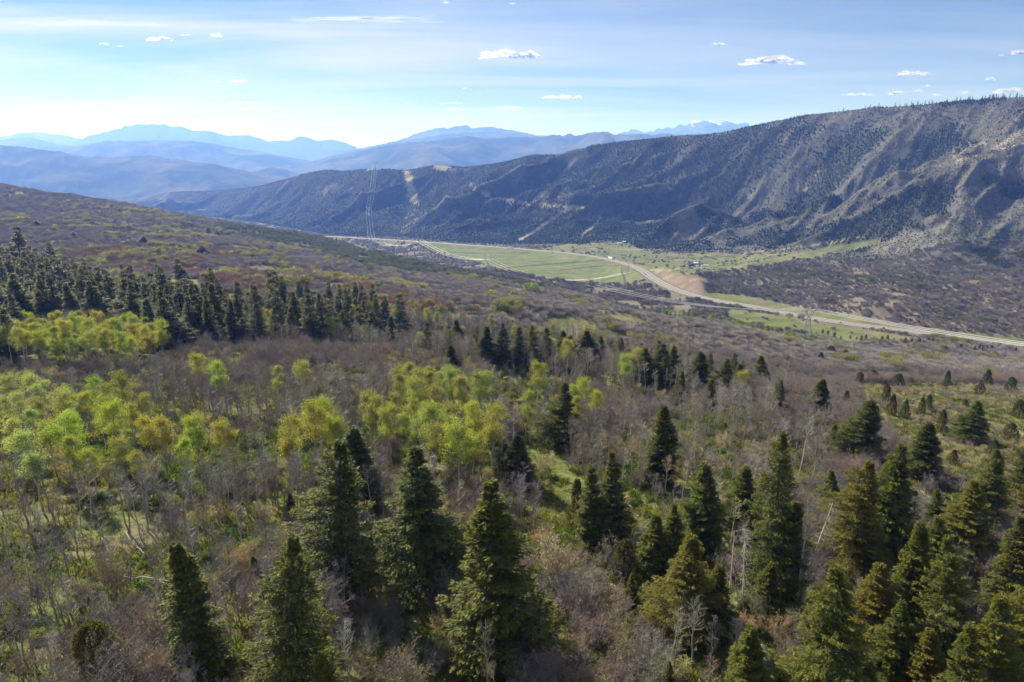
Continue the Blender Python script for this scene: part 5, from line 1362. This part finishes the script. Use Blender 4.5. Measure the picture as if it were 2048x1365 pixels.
for a_, b_ in (((0, 0, hs * 0.3), (0.5, 0.1, hs * 0.12)), ((0, 0, hs * 0.55), (-0.45, 0, hs * 0.7))):
    q_ = Geo(); q_.sticks(np.array([a_]), np.array([b_]), [0.05], [0.02]); link('branch', q_.mesh('stub_branch', [M_DEADWOOD]), st)

# ------------------------------------------------------------------ pylons and conductors
M_STEEL = plain('galvanised_steel', (0.24, 0.25, 0.26), 0.6, 0.5)
M_WIRE = plain('aluminium_wire', (0.88, 0.88, 0.88), 0.5, 0.15, 0.02)
M_INSUL = plain('glass_insulator', (0.55, 0.72, 0.72), 0.25)
def pylon(h, half, bar):
    """waist pylon: four legged lattice foot, V shaped arms, crossarm and two earth wire peaks; parts as meshes"""
    wz, az, w0, w1 = 0.44 * h, 0.72 * h, 0.105 * h, 0.028 * h
    ft = Geo(); ar = Geo(); cr = Geo()
    def bars(g, segs, r): g.sticks(np.array([s_[0] for s_ in segs], float), np.array([s_[1] for s_ in segs], float), np.full(len(segs), r), np.full(len(segs), r))
    cs = [(1, 1), (1, -1), (-1, -1), (-1, 1)]
    P = lambda c, t: (c[0] * (w0 + (w1 - w0) * t), c[1] * (w0 + (w1 - w0) * t), wz * t)
    sg = [(P(c, 0), P(c, 1)) for c in cs]
    bars(ft, sg, bar)
    br = []
    for a, b in zip((0, .22, .42, .6, .76, .9), (.22, .42, .6, .76, .9, 1)):
        for i in range(4):
            c, d = cs[i], cs[(i + 1) % 4]; br += [(P(c, a), P(d, b)), (P(d, a), P(c, b)), (P(c, b), P(d, b))]
    bars(ft, br, bar * 0.6)
    hx = half * 0.62
    for s in (-1, 1):
        br = []
        Q = lambda e, f, t: (s * (w1 * (1 - t) + hx * t) + e * w1 * (1 - 0.3 * t), f * w1, wz + (az - wz) * t)
        for e in (-1, 1):
            for f in (-1, 1): br.append((Q(e, f, 0), Q(e, f, 1)))
        bars(ar, br, bar * 0.85)
        br = []
        for a in np.arange(0, 1, 0.2):
            for f in (-1, 1): br += [(Q(-1, f, a), Q(1, f, a + .2)), (Q(1, f, a), Q(-1, f, a + .2))]
        bars(ar, br, bar * 0.55)
    ct = az + 0.045 * h
    br = [((-half, f * w1, az), (half, f * w1, az)) for f in (-1, 1)] + [((-half * .62, 0, ct), (half * .62, 0, ct)), ((-half, 0, az), (-half * .62, 0, ct)), ((half, 0, az), (half * .62, 0, ct))]
    bars(cr, br, bar * 0.8)
    br = []
    for k in range(10):
        a = -half + 2 * half * k / 10; b = a + half / 5
        br += [(((a), -w1, az), ((b), w1, az)), ((a, w1, az), ((a + b) / 2, 0, ct if abs(a + b) / 2 < .62 * half else az)), (((a + b) / 2, 0, ct if abs(a + b) / 2 < .62 * half else az), (b, -w1, az))]
    bars(cr, br, bar * 0.5)
    parts = [('foot', ft.mesh('pylon_foot', [M_STEEL])), ('arms', ar.mesh('pylon_arms', [M_STEEL])), ('crossarm', cr.mesh('pylon_crossarm', [M_STEEL]))]
    for s in (-1, 1):
        pk = Geo(); base_ = s * hx
        bars(pk, [((base_ - w1, -w1, az), (s * half * .74, 0, h)), ((base_ + w1, -w1, az), (s * half * .74, 0, h)), ((base_ - w1, w1, az), (s * half * .74, 0, h)), ((base_ + w1, w1, az), (s * half * .74, 0, h)),
                  ((base_ - w1, 0, az + .1 * h), (base_ + w1, 0, az + .1 * h)), ((base_ - w1, 0, az + .05 * h), (base_ + w1, 0, az + .14 * h))], bar * 0.7)
        parts.append(('peak', pk.mesh('pylon_peak', [M_STEEL])))
    ins = Geo(); L = 0.07 * h
    for k in range(9): ins.tube([(0, 0, -L * k / 9), (0, 0, -L * (k + .7) / 9)], [bar * 1.5, bar * 0.7], 6)
    return parts, ins.mesh('insulator_string', [M_INSUL]), [(-half, 0, az), (0, 0, az), (half, 0, az)], L
PY = [   # name key, u, top row, foot row, half span, label
    ('A', 1614, 590, 668, 9.0, 'steel pylon standing beside the highway over lime green aspens'),
    ('B', 1190, 550, 606, 8.5, 'steel pylon on the bench edge above the dark junipers'),
    ('C', 1248, 529, 577, 9.0, 'steel pylon in front of the green meadow'),
    ('D', 976, 507, 541, 9.0, 'steel pylon at the near edge of the valley left of the meadow'),
    ('E', 841, 467, 507, 9.0, 'steel pylon left of the meadow near the far highway'),
    ('F', 744, 468, 492, 9.0, 'steel pylon at the brow where the highway disappears'),
    ('G', 738, 410, 433, 9.0, 'steel pylon half way up the far forested hillside'),
    ('H', 751, 322, 342, 9.0, 'steel pylon on the skyline of the far forested hill')]
ORDER = {'A': None, 'B': 'A', 'C': 'D', 'D': 'E', 'E': 'F', 'F': 'G', 'G': 'H', 'H': 'G'}
spots = {}
for key, u_, vt, vb, half, lab in PY:
    x_, y_, z_ = hit(u_, vb); spots[key] = (x_, y_, z_, float(slope_of(vt)) * y_ - z_, half, lab)
off_ = np.array(world_pt(2520, 742, float(slope_of(742)) * 465))
att = {}
for key, (x_, y_, z_, h_, half, lab) in spots.items():
    nb = ORDER[key]; tx, ty = (off_[0], off_[1]) if nb is None else spots[nb][:2]
    rz = math.atan2(ty - y_, tx - x_) - math.pi / 2
    if math.cos(rz) < 0: rz += math.pi
    if key in 'CEF': rz *= 0.5
    if key == 'A': rz = -0.35
    if key == 'B': rz = -0.12
    parts, ins, pts, L = pylon(h_, half, 0.0040 * h_ + 0.00004 * y_)
    root = thing('pylon', parts, x_, y_, rz, 1.0, lab, 'pylon', 'power line pylons', z=z_ - 0.3)
    att[key] = []
    for p in pts:
        link('insulator', ins, root, p)
        c_, s_ = math.cos(rz), math.sin(rz)
        att[key].append(np.array([x_ + p[0] * c_ - p[1] * s_, y_ + p[0] * s_ + p[1] * c_, z_ - 0.3 + p[2] - L]))
att['off'] = [off_ + np.array([dx, dy, 0]) for dx, dy in ((-6, -9), (0, 0), (6, 9))]
WN = ['near', 'middle', 'far']
for a_, b_, sag, lab in [('A', 'off', 5.0, 'from the highway pylon out past the right edge'), ('B', 'A', 8.0, 'from the bench pylon to the highway pylon'), ('D', 'C', 22, 'sagging from the valley edge pylon to the meadow pylon'),
                         ('E', 'D', 13, 'from the pylon left of the meadow to the valley edge'), ('F', 'E', 16, 'dipping from the brow pylon to the next nearer one'),
                         ('G', 'F', 10, 'climbing from the brow pylon up the hillside'), ('H', 'G', 14, 'running up to the skyline pylon')]:
    for k in range(3):
        A, B = att[a_][k], att[b_][k]; t = np.linspace(0, 1, 40)[:, None]
        P = A + (B - A) * t; P[:, 2] -= (4 * sag * t * (1 - t))[:, 0]
        q_ = Geo(); q_.tube(P - A, {'A': 0.26, 'B': 0.24, 'D': 0.18, 'E': 0.17, 'F': 0.16}.get(a_, 0.10), 8)
        side_ = ('left', 'middle', 'right')[k]
        wm = q_.mesh('conductor', [M_WIRE]); wm.polygons.foreach_set('use_smooth', np.ones(len(wm.polygons), bool))
        tag(link('conductor_wire', wm, None, A), '%s bright wire of three %s' % (side_, lab), 'power line', 'power line wires')

# ------------------------------------------------------------------ traffic on the highway
def paint(name, col): return plain(name, col, 0.35, 0.1, 0.04)
M_TYRE = plain('tyre_rubber', (0.02, 0.02, 0.02), 0.9); M_GLASS = plain('car_glass', (0.03, 0.04, 0.05), 0.1); M_LAMP = plain('lamp_glass', (0.75, 0.72, 0.6), 0.2); M_RIM = plain('wheel_rim', (0.5, 0.5, 0.5), 0.4, 0.7)
def hull(name, secs, mat):          # loft of (x, half width, z bottom, z top) sections, closed
    v = []
    for x_, w_, b_, t_ in secs: v += [(x_, -w_, b_), (x_, w_, b_), (x_, w_ * 0.96, t_), (x_, -w_ * 0.96, t_)]
    f = [[0, 1, 2, 3], [len(v) - 1, len(v) - 2, len(v) - 3, len(v) - 4]]
    for i in range(len(secs) - 1):
        a = i * 4
        for k in range(4): f.append([a + k, a + 4 + k, a + 4 + (k + 1) % 4, a + (k + 1) % 4])
    bm_ = new_mesh(name, v, f, [mat]); return bm_
def wheel_mesh(r, w, mat, inner=0.0):
    th = np.linspace(0, 2 * np.pi, 17)[:-1]; v = []
    for rr, yy in ((inner, -w / 2), (r * 0.94, -w / 2), (r, -w * 0.35), (r, w * 0.35), (r * 0.94, w / 2), (inner, w / 2)):
        v += [(rr * math.cos(t), yy, rr * math.sin(t)) for t in th]
    f = [[i * 16 + k, i * 16 + (k + 1) % 16, (i + 1) * 16 + (k + 1) % 16, (i + 1) * 16 + k] for i in range(5) for k in range(16)]
    return new_mesh('wheel', v, f, [mat])
TYRE = wheel_mesh(0.36, 0.24, M_TYRE, 0.2); RIM = wheel_mesh(0.21, 0.2, M_RIM, 0.0); BTYRE = wheel_mesh(0.52, 0.5, M_TYRE, 0.28); BRIM = wheel_mesh(0.29, 0.44, M_RIM, 0.0)
CARS = {}
def car_parts(col, key, pickup=False):
    m = paint(key + '_paint', col)
    body = hull('car_body', [(-2.3, .78, .45, .85), (-2.15, .88, .32, .98), (-1.0, .92, .30, 1.02), (1.0, .92, .30, 1.0), (2.0, .88, .32, .86), (2.3, .76, .42, .72)], m)
    cab = hull('car_cabin', [(-.4 if pickup else -1.9, .80, 1.0, 1.06), (-.3 if pickup else -1.5, .70, 1.0, 1.5 if not pickup else 1.7), (.45, .70, 1.0, 1.52 if not pickup else 1.72), (1.15, .80, 1.0, 1.04)], M_GLASS)
    roof = hull('car_roof', [(-.28 if pickup else -1.45, .69, 1.49 if not pickup else 1.69, 1.56 if not pickup else 1.77), (.42, .69, 1.51 if not pickup else 1.71, 1.57 if not pickup else 1.78)], m)
    lamp = hull('car_lamp', [(0, .16, -.06, .07), (.06, .14, -.05, .06)], M_LAMP)
    return body, cab, roof, lamp
def road_at(u_, off):
    ru, rv = project(ROAD[:, 0], ROAD[:, 1], ROAD[:, 2]); o = np.argsort(ru)
    i = float(np.interp(u_, ru[o], o)); j = int(min(max(i, 1), len(ROAD) - 2)); p = ROAD[j] + (ROAD[j + 1] - ROAD[j]) * (i - j)
    d = ROAD[j + 1] - ROAD[j - 1]; d /= np.linalg.norm(d)
    return np.array([p[0] - d[1] * off, p[1] + d[0] * off, p[2] + 0.04]), math.atan2(d[1], d[0])
def car(u_, off, col, key, lab, back=False, pickup=False, name='car'):
    p, rz = road_at(u_, off); rz += math.pi if back else 0
    root = link(name, None, None, p, rz); tag(root, lab, 'truck' if name == 'pickup_truck' else 'car', 'vehicles on the highway')
    b_, c_, r_, l_ = car_parts(col, key, pickup)
    link('body', b_, root); link('window', c_, root); link('roof', r_, root)
    for s in (-.62, .62): link('headlight', l_, root, (2.27, s, .62))
    for wx in (-1.4, 1.4):
        for wy in (-.82, .82):
            w_ = link('wheel', TYRE, root, (wx, wy, .36)); link('rim', RIM, w_, (0, .03 if wy > 0 else -.03, 0))
car(1296, 4.5, (0.02, 0.025, 0.04), 'dark', 'dark car in the highway bend beside the red cut bank', True)
car(1188, -4.5, (0.85, 0.85, 0.85), 'white', 'white car close behind the semi truck')
car(1165, -4.5, (0.8, 0.8, 0.78), 'pale', 'second white car following the semi truck')
car(1108, 4.5, (0.30, 0.31, 0.33), 'grey', 'grey car on the straight stretch above the meadow', True)
car(1000, -4.5, (0.45, 0.10, 0.08), 'red', 'red car on the far stretch near the meadow end')
car(1684, 4.5, (0.75, 0.55, 0.08), 'yellow', 'yellow loaded pickup near the pylon on the highway', True, True, 'pickup_truck')
def lorry(u_, off, lab, trailer_col, cab_col, k=1.0, back=False, key='semi'):
    p, rz = road_at(u_, off); rz += math.pi if back else 0
    root = link('semi_truck', None, None, p, rz, k); tag(root, lab, 'truck', 'vehicles on the highway')
    mc, mt = paint(key + '_cab', cab_col), paint(key + '_trailer', trailer_col)
    cab = link('cab', hull('truck_cab', [(6.0, 1.2, .6, 3.3), (7.4, 1.22, .5, 3.7), (8.1, 1.2, .5, 2.5), (9.6, 1.1, .5, 1.9), (9.9, 1.0, .5, 1.6)], mc), root)
    link('window', hull('truck_glass', [(7.75, 1.1, 2.1, 3.1), (8.12, 1.05, 2.45, 2.55)], M_GLASS), cab)
    link('trailer', hull('truck_trailer', [(-9.0, 1.28, 1.1, 4.0), (5.6, 1.28, 1.1, 4.0)], mt), root)
    link('chassis', hull('truck_chassis', [(-8.6, .5, .75, 1.08), (9.0, .5, .55, 1.0)], M_TYRE), root)
    for s in (-.85, .85): link('headlight', hull('truck_lamp', [(0, .18, -.1, .1), (.07, .15, -.08, .08)], M_LAMP), root, (9.85, s, 1.0))
    for wx in (-8.0, -6.7, 5.0, 6.3, 9.0):
        for wy in (-1.0, 1.0):
            w_ = link('wheel', BTYRE, root, (wx, wy, .52)); link('rim', BRIM, w_, (0, .05 if wy > 0 else -.05, 0))
lorry(1216, -4.5, 'semi truck with a dark teal cab and pale trailer where the road bends', (0.78, 0.80, 0.82), (0.03, 0.22, 0.26), 1.15)
lorry(1024, 4.5, 'white semi truck on the far straight of the highway', (0.82, 0.83, 0.85), (0.75, 0.76, 0.78), 0.9, True, 'white_semi')

# ------------------------------------------------------------------ ranch buildings by the valley road
M_GLASSW = plain('window_glass', (0.05, 0.06, 0.08), 0.15); M_DOOR = plain('door_paint', (0.12, 0.08, 0.06), 0.6)
def house(u_, v_, L, W, H, roof_h, rz, wall, roof, lab, key, cat='house', name='ranch_house', chimney=False):
    x_, y_, z_ = hit(u_, v_); mw = plain(key + '_wall', wall, 0.8); mr = plain(key + '_roof', roof, 0.6)
    root = link(name, None, None, (x_, y_, z_ - 0.2), rz); tag(root, lab, cat, 'ranch buildings')
    a, b = L / 2, W / 2
    v = [(-a, -b, 0), (a, -b, 0), (a, b, 0), (-a, b, 0), (-a, -b, H), (a, -b, H), (a, b, H), (-a, b, H), (-a, 0, H + roof_h), (a, 0, H + roof_h)]
    link('wall', new_mesh('house_wall', v, [[0, 1, 5, 4], [2, 3, 7, 6], [1, 2, 6, 9, 5], [3, 0, 4, 8, 7]], [mw]), root)
    e, t, k = 0.5, 0.18, roof_h / b
    rv_ = []
    for xx in (-a - e, a + e):
        rv_ += [(xx, -b - e, H - k * e + .03), (xx, 0, H + roof_h + .03), (xx, b + e, H - k * e + .03), (xx, b + e, H - k * e + t + .03), (xx, 0, H + roof_h + t + .03), (xx, -b - e, H - k * e + t + .03)]
    fr = [[0, 1, 4, 5], [1, 2, 3, 4], [6, 11, 10, 7], [7, 10, 9, 8]] + [[i, (i + 1) % 6, (i + 1) % 6 + 6, i + 6] for i in range(6)]
    ro = link('roof', new_mesh('house_roof', rv_, fr, [mr]), root)
    if chimney:
        c = [(x2 * .35 + a * .4, y2 * .35 + b * .4, z2) for z2 in (H, H + roof_h + 0.9) for x2, y2 in ((-1, -1), (1, -1), (1, 1), (-1, 1))]
        link('chimney', new_mesh('house_chimney', c, [[0, 1, 5, 4], [1, 2, 6, 5], [2, 3, 7, 6], [3, 0, 4, 7], [4, 5, 6, 7]], [mw]), ro)
    def panel(n_, x0, x1, z0, z1, m): link(n_, new_mesh('house_' + n_, [(x0, -b - .04, z0), (x1, -b - .04, z0), (x1, -b - .04, z1), (x0, -b - .04, z1), (x0, -b + .05, z0), (x1, -b + .05, z0), (x1, -b + .05, z1), (x0, -b + .05, z1)],
                                        [[0, 1, 2, 3], [0, 4, 5, 1], [1, 5, 6, 2], [2, 6, 7, 3], [3, 7, 4, 0]], [m]), root)
    panel('door', -.5, .5, 0.05, 2.1, M_DOOR)
    for xx in np.arange(-a + 1.2, a - 1.2, 2.6):
        if abs(xx + .55) > 1.3: panel('window', xx, xx + 1.1, 1.0, 2.0, M_GLASSW)
house(1381, 531, 11, 7, 3.0, 1.8, 0.25, (0.20, 0.13, 0.09), (0.12, 0.10, 0.10), 'brown ranch house at the end of the valley drive', 'ranch', chimney=True)
house(1391, 529, 8, 6, 3.0, 1.4, -0.2, (0.72, 0.74, 0.76), (0.62, 0.66, 0.70), 'pale metal roofed shed behind the brown ranch house', 'metal_shed', 'shed', 'ranch_shed')
house(1399, 531, 12, 6, 2.8, 1.3, 0.1, (0.16, 0.11, 0.085), (0.10, 0.085, 0.08), 'long dark barn right of the pale shed', 'barn', 'barn', 'ranch_barn')
house(1394, 534, 5, 3.4, 2.4, 0.7, 0.5, (0.70, 0.70, 0.68), (0.55, 0.56, 0.58), 'small white outbuilding in front of the dark barn', 'outbuilding', 'shed', 'ranch_shed')
house(1409, 533.5, 13, 3.2, 2.6, 0.5, 0.05, (0.55, 0.63, 0.60), (0.68, 0.72, 0.72), 'long low silvery trailer home right of the barn', 'trailer_home', 'trailer', 'trailer_home')
house(1239, 488.5, 9, 4, 2.8, 0.9, 0.1, (0.75, 0.77, 0.78), (0.72, 0.75, 0.78), 'white cabin on the meadow edge below the mountain', 'white_cabin', 'cabin', 'cabin')
house(1248, 485.5, 7, 4, 2.8, 0.9, -0.2, (0.66, 0.70, 0.72), (0.70, 0.74, 0.78), 'smaller pale cabin right behind the white cabin', 'pale_cabin', 'cabin', 'cabin')

# ------------------------------------------------------------------ small clouds, far off and above the haze
N = Nodes('cloud_vapour')
lw_ = N.add('ShaderNodeLayerWeight', Blend=0.5)
geo = N.add('ShaderNodeNewGeometry')
tco = N.add('ShaderNodeTexCoord')
nz_ = N.noise(2.6, 6, 0.62, tco.outputs['Object'])
al = N.math('MULTIPLY', N.ramp(lw_.outputs['Facing'], 1.0, 0.05, 0, 1), N.ramp(nz_, 0.32, 0.58, 0.0, 1.0), True)
df = N.add('ShaderNodeBsdfDiffuse', Color=(0.98, 0.98, 0.98, 1)); tl = N.add('ShaderNodeBsdfTranslucent', Color=(0.98, 0.98, 0.98, 1))
mx = N.add('ShaderNodeMixShader', i0=0.72, i1=df.outputs[0], i2=tl.outputs[0])
op = N.add('ShaderNodeObjectInfo')
ms = N.add('ShaderNodeMixShader', i0=N.math('MULTIPLY', al, op.outputs['Alpha']), i1=N.add('ShaderNodeBsdfTransparent').outputs[0], i2=mx.outputs[0])
M_CLOUD = N.surface(ms.outputs[0])
def cloud(u_, v_, wpx, hpx, lab, alpha=0.9, seed=0, name='cloud', zc=2700.0):
    g = np.random.default_rng(900 + seed); k = float(slope_of(v_)); Y = zc / k; s = float(s_of(u_, k)); dpt = Y * CP - zc * SP
    W, H = wpx * dpt / FPX, hpx * dpt / FPX * 1.15; q_ = Geo(); n = int(10 + wpx / 4)
    th = np.linspace(0, np.pi, 8); ph = np.linspace(0, 2 * np.pi, 13)[:-1]
    sv = np.array([(math.sin(a) * math.cos(b), math.sin(a) * math.sin(b), math.cos(a)) for a in th for b in ph])
    sf = np.array([[i * 12 + j, (i + 1) * 12 + j, (i + 1) * 12 + (j + 1) % 12, i * 12 + (j + 1) % 12] for i in range(7) for j in range(12)])
    for i in range(n):
        t = g.uniform(-1, 1); e = math.sqrt(max(0.05, 1 - t * t)) * g.uniform(0.6, 1.1)
        r_ = H * 0.42 * e * g.uniform(0.5, 1.0)
        c = np.array([t * W * 0.46, g.normal(0, 0.12) * W * 0.5, H * (0.42 * e * g.uniform(0.3, 1.5)) - 0.1 * H])
        p = sv * np.array([r_ * g.uniform(1.3, 2.2) * max(1, 0.35 * W / H / 2.2), r_ * 1.6, r_ * 0.85])
        p *= (0.85 + 0.35 * fbm(sv[:, 0] * 2 + i, sv[:, 1] * 2 + sv[:, 2] * 1.7, 950 + seed, 2))[:, None]
        p[:, 2] = np.where(p[:, 2] < 0, p[:, 2] * 0.45, p[:, 2])
        q_.put((c + p) / H, sf)
    me_ = q_.mesh('cloud', [M_CLOUD]); me_.polygons.foreach_set('use_smooth', np.ones(len(me_.polygons), bool))
    o = link(name, me_, None, (s * Y, Y, zc), 0, H); o.color = (1, 1, 1, alpha * 0.5)
    tag(o, lab, 'cloud', 'small fair weather clouds'); o.visible_shadow = True
for n_, c_ in enumerate([(1020, 116, 138, 26, 'long flat based white cloud above the middle peak', 0.9), (1545, 130, 142, 22, 'large puffy cloud above the right mountain shoulder', 0.95), (1826, 150, 82, 12, 'flat white cloud right of the large puffy one', 0.85),
        (318, 82, 58, 11, 'small white cloud at upper left', 0.9), (372, 72, 28, 5, 'faint wisp right of the small upper left cloud', 0.5), (434, 75, 24, 11, 'little round cloud ending the upper left row', 0.75), (476, 166, 48, 8, 'white cloud low over the left valley', 0.85),
        (434, 166, 12, 4, 'speck of cloud left of the low left valley cloud', 0.7), (1124, 197, 92, 12, 'lumpy cloud low above the middle ridge', 0.8), (1716, 192, 76, 9, 'thin flat cloud just above the right ridge', 0.7), (1792, 190, 30, 13, 'rounded cloud right of the thin flat one', 0.65),
        (1836, 184, 18, 7, 'small cloud between two rounded ones over the right ridge', 0.55), (1856, 174, 13, 6, 'tiny cloud higher over the right ridge', 0.6), (1874, 194, 17, 7, 'tiny cloud touching the right ridge line', 0.6), (1928, 188, 30, 11, 'rounded cloud above the wooded right ridge', 0.6),
        (1982, 161, 22, 10, 'bright little cloud near the right edge', 0.8), (2018, 187, 68, 15, 'wide cloud behind the ridge at the right edge', 0.8), (2036, 110, 26, 12, 'white cloud cut by the right edge', 0.9), (2003, 112, 11, 4, 'small wisp left of the cloud cut by the edge', 0.7),
        (1436, 90, 36, 7, 'small bright cloud high right of centre', 0.85), (208, 90, 24, 6, 'wispy small cloud pair at far upper left', 0.7), (241, 94, 13, 4, 'tiny cloud right of the wispy pair', 0.7), (495, 209, 84, 8, 'streaky cloud above the big left mountain, upper one', 0.65),
        (505, 222, 52, 7, 'streaky cloud above the big left mountain, lower one', 0.6), (903, 209, 52, 7, 'small cloud above the middle peak', 0.75), (817, 211, 22, 5, 'small cloud left above the middle peak', 0.65), (912, 222, 60, 8, 'dim cloud just over the middle peak', 0.45),
        (1015, 219, 70, 8, 'dim broken cloud right of the middle peak', 0.5), (930, 178, 9, 4, 'white dot of cloud high over the middle peak', 0.8), (960, 190, 9, 3, 'smaller white dot over the middle peak', 0.7), (1025, 9, 13, 5, 'tiny cloud at the top edge near centre', 0.8), (892, 7, 13, 5, 'tiny cloud at the top edge left of centre', 0.8)]):
    u_, v_, w_, h_, lab, al_ = c_
    cloud(u_, v_, w_, h_, lab, al_, n_)
cloud(735, 41, 330, 4.5, 'long straight vapour trail at top centre', 0.28, 60, 'vapour_trail')
cloud(170, 47, 340, 4.0, 'faint vapour trail at top left', 0.2, 61, 'vapour_trail')
# ------------------------------------------------------------------ haze: one closed box of pale air round the camera and the whole land
HB = [(-37000, 37000), (-2000, 28000), (-470, 1200)]
hv = [(x, y, z) for x in HB[0] for y in HB[1] for z in HB[2]]
hf = [[0, 1, 3, 2], [4, 6, 7, 5], [0, 4, 5, 1], [2, 3, 7, 6], [0, 2, 6, 4], [1, 5, 7, 3]]
N = Nodes('haze_air')
pv = N.add('ShaderNodeVolumePrincipled', Color=(0.125, 0.265, 0.88, 1), Density=1.25e-4, Anisotropy=0.25)
pv.inputs['Absorption Color'].default_value = (1, 1, 1, 1)
N.l.new(pv.outputs[0], N.out.inputs['Volume'])
tag(link('haze', new_mesh('haze', hv, hf, [N.m])), kind='stuff')
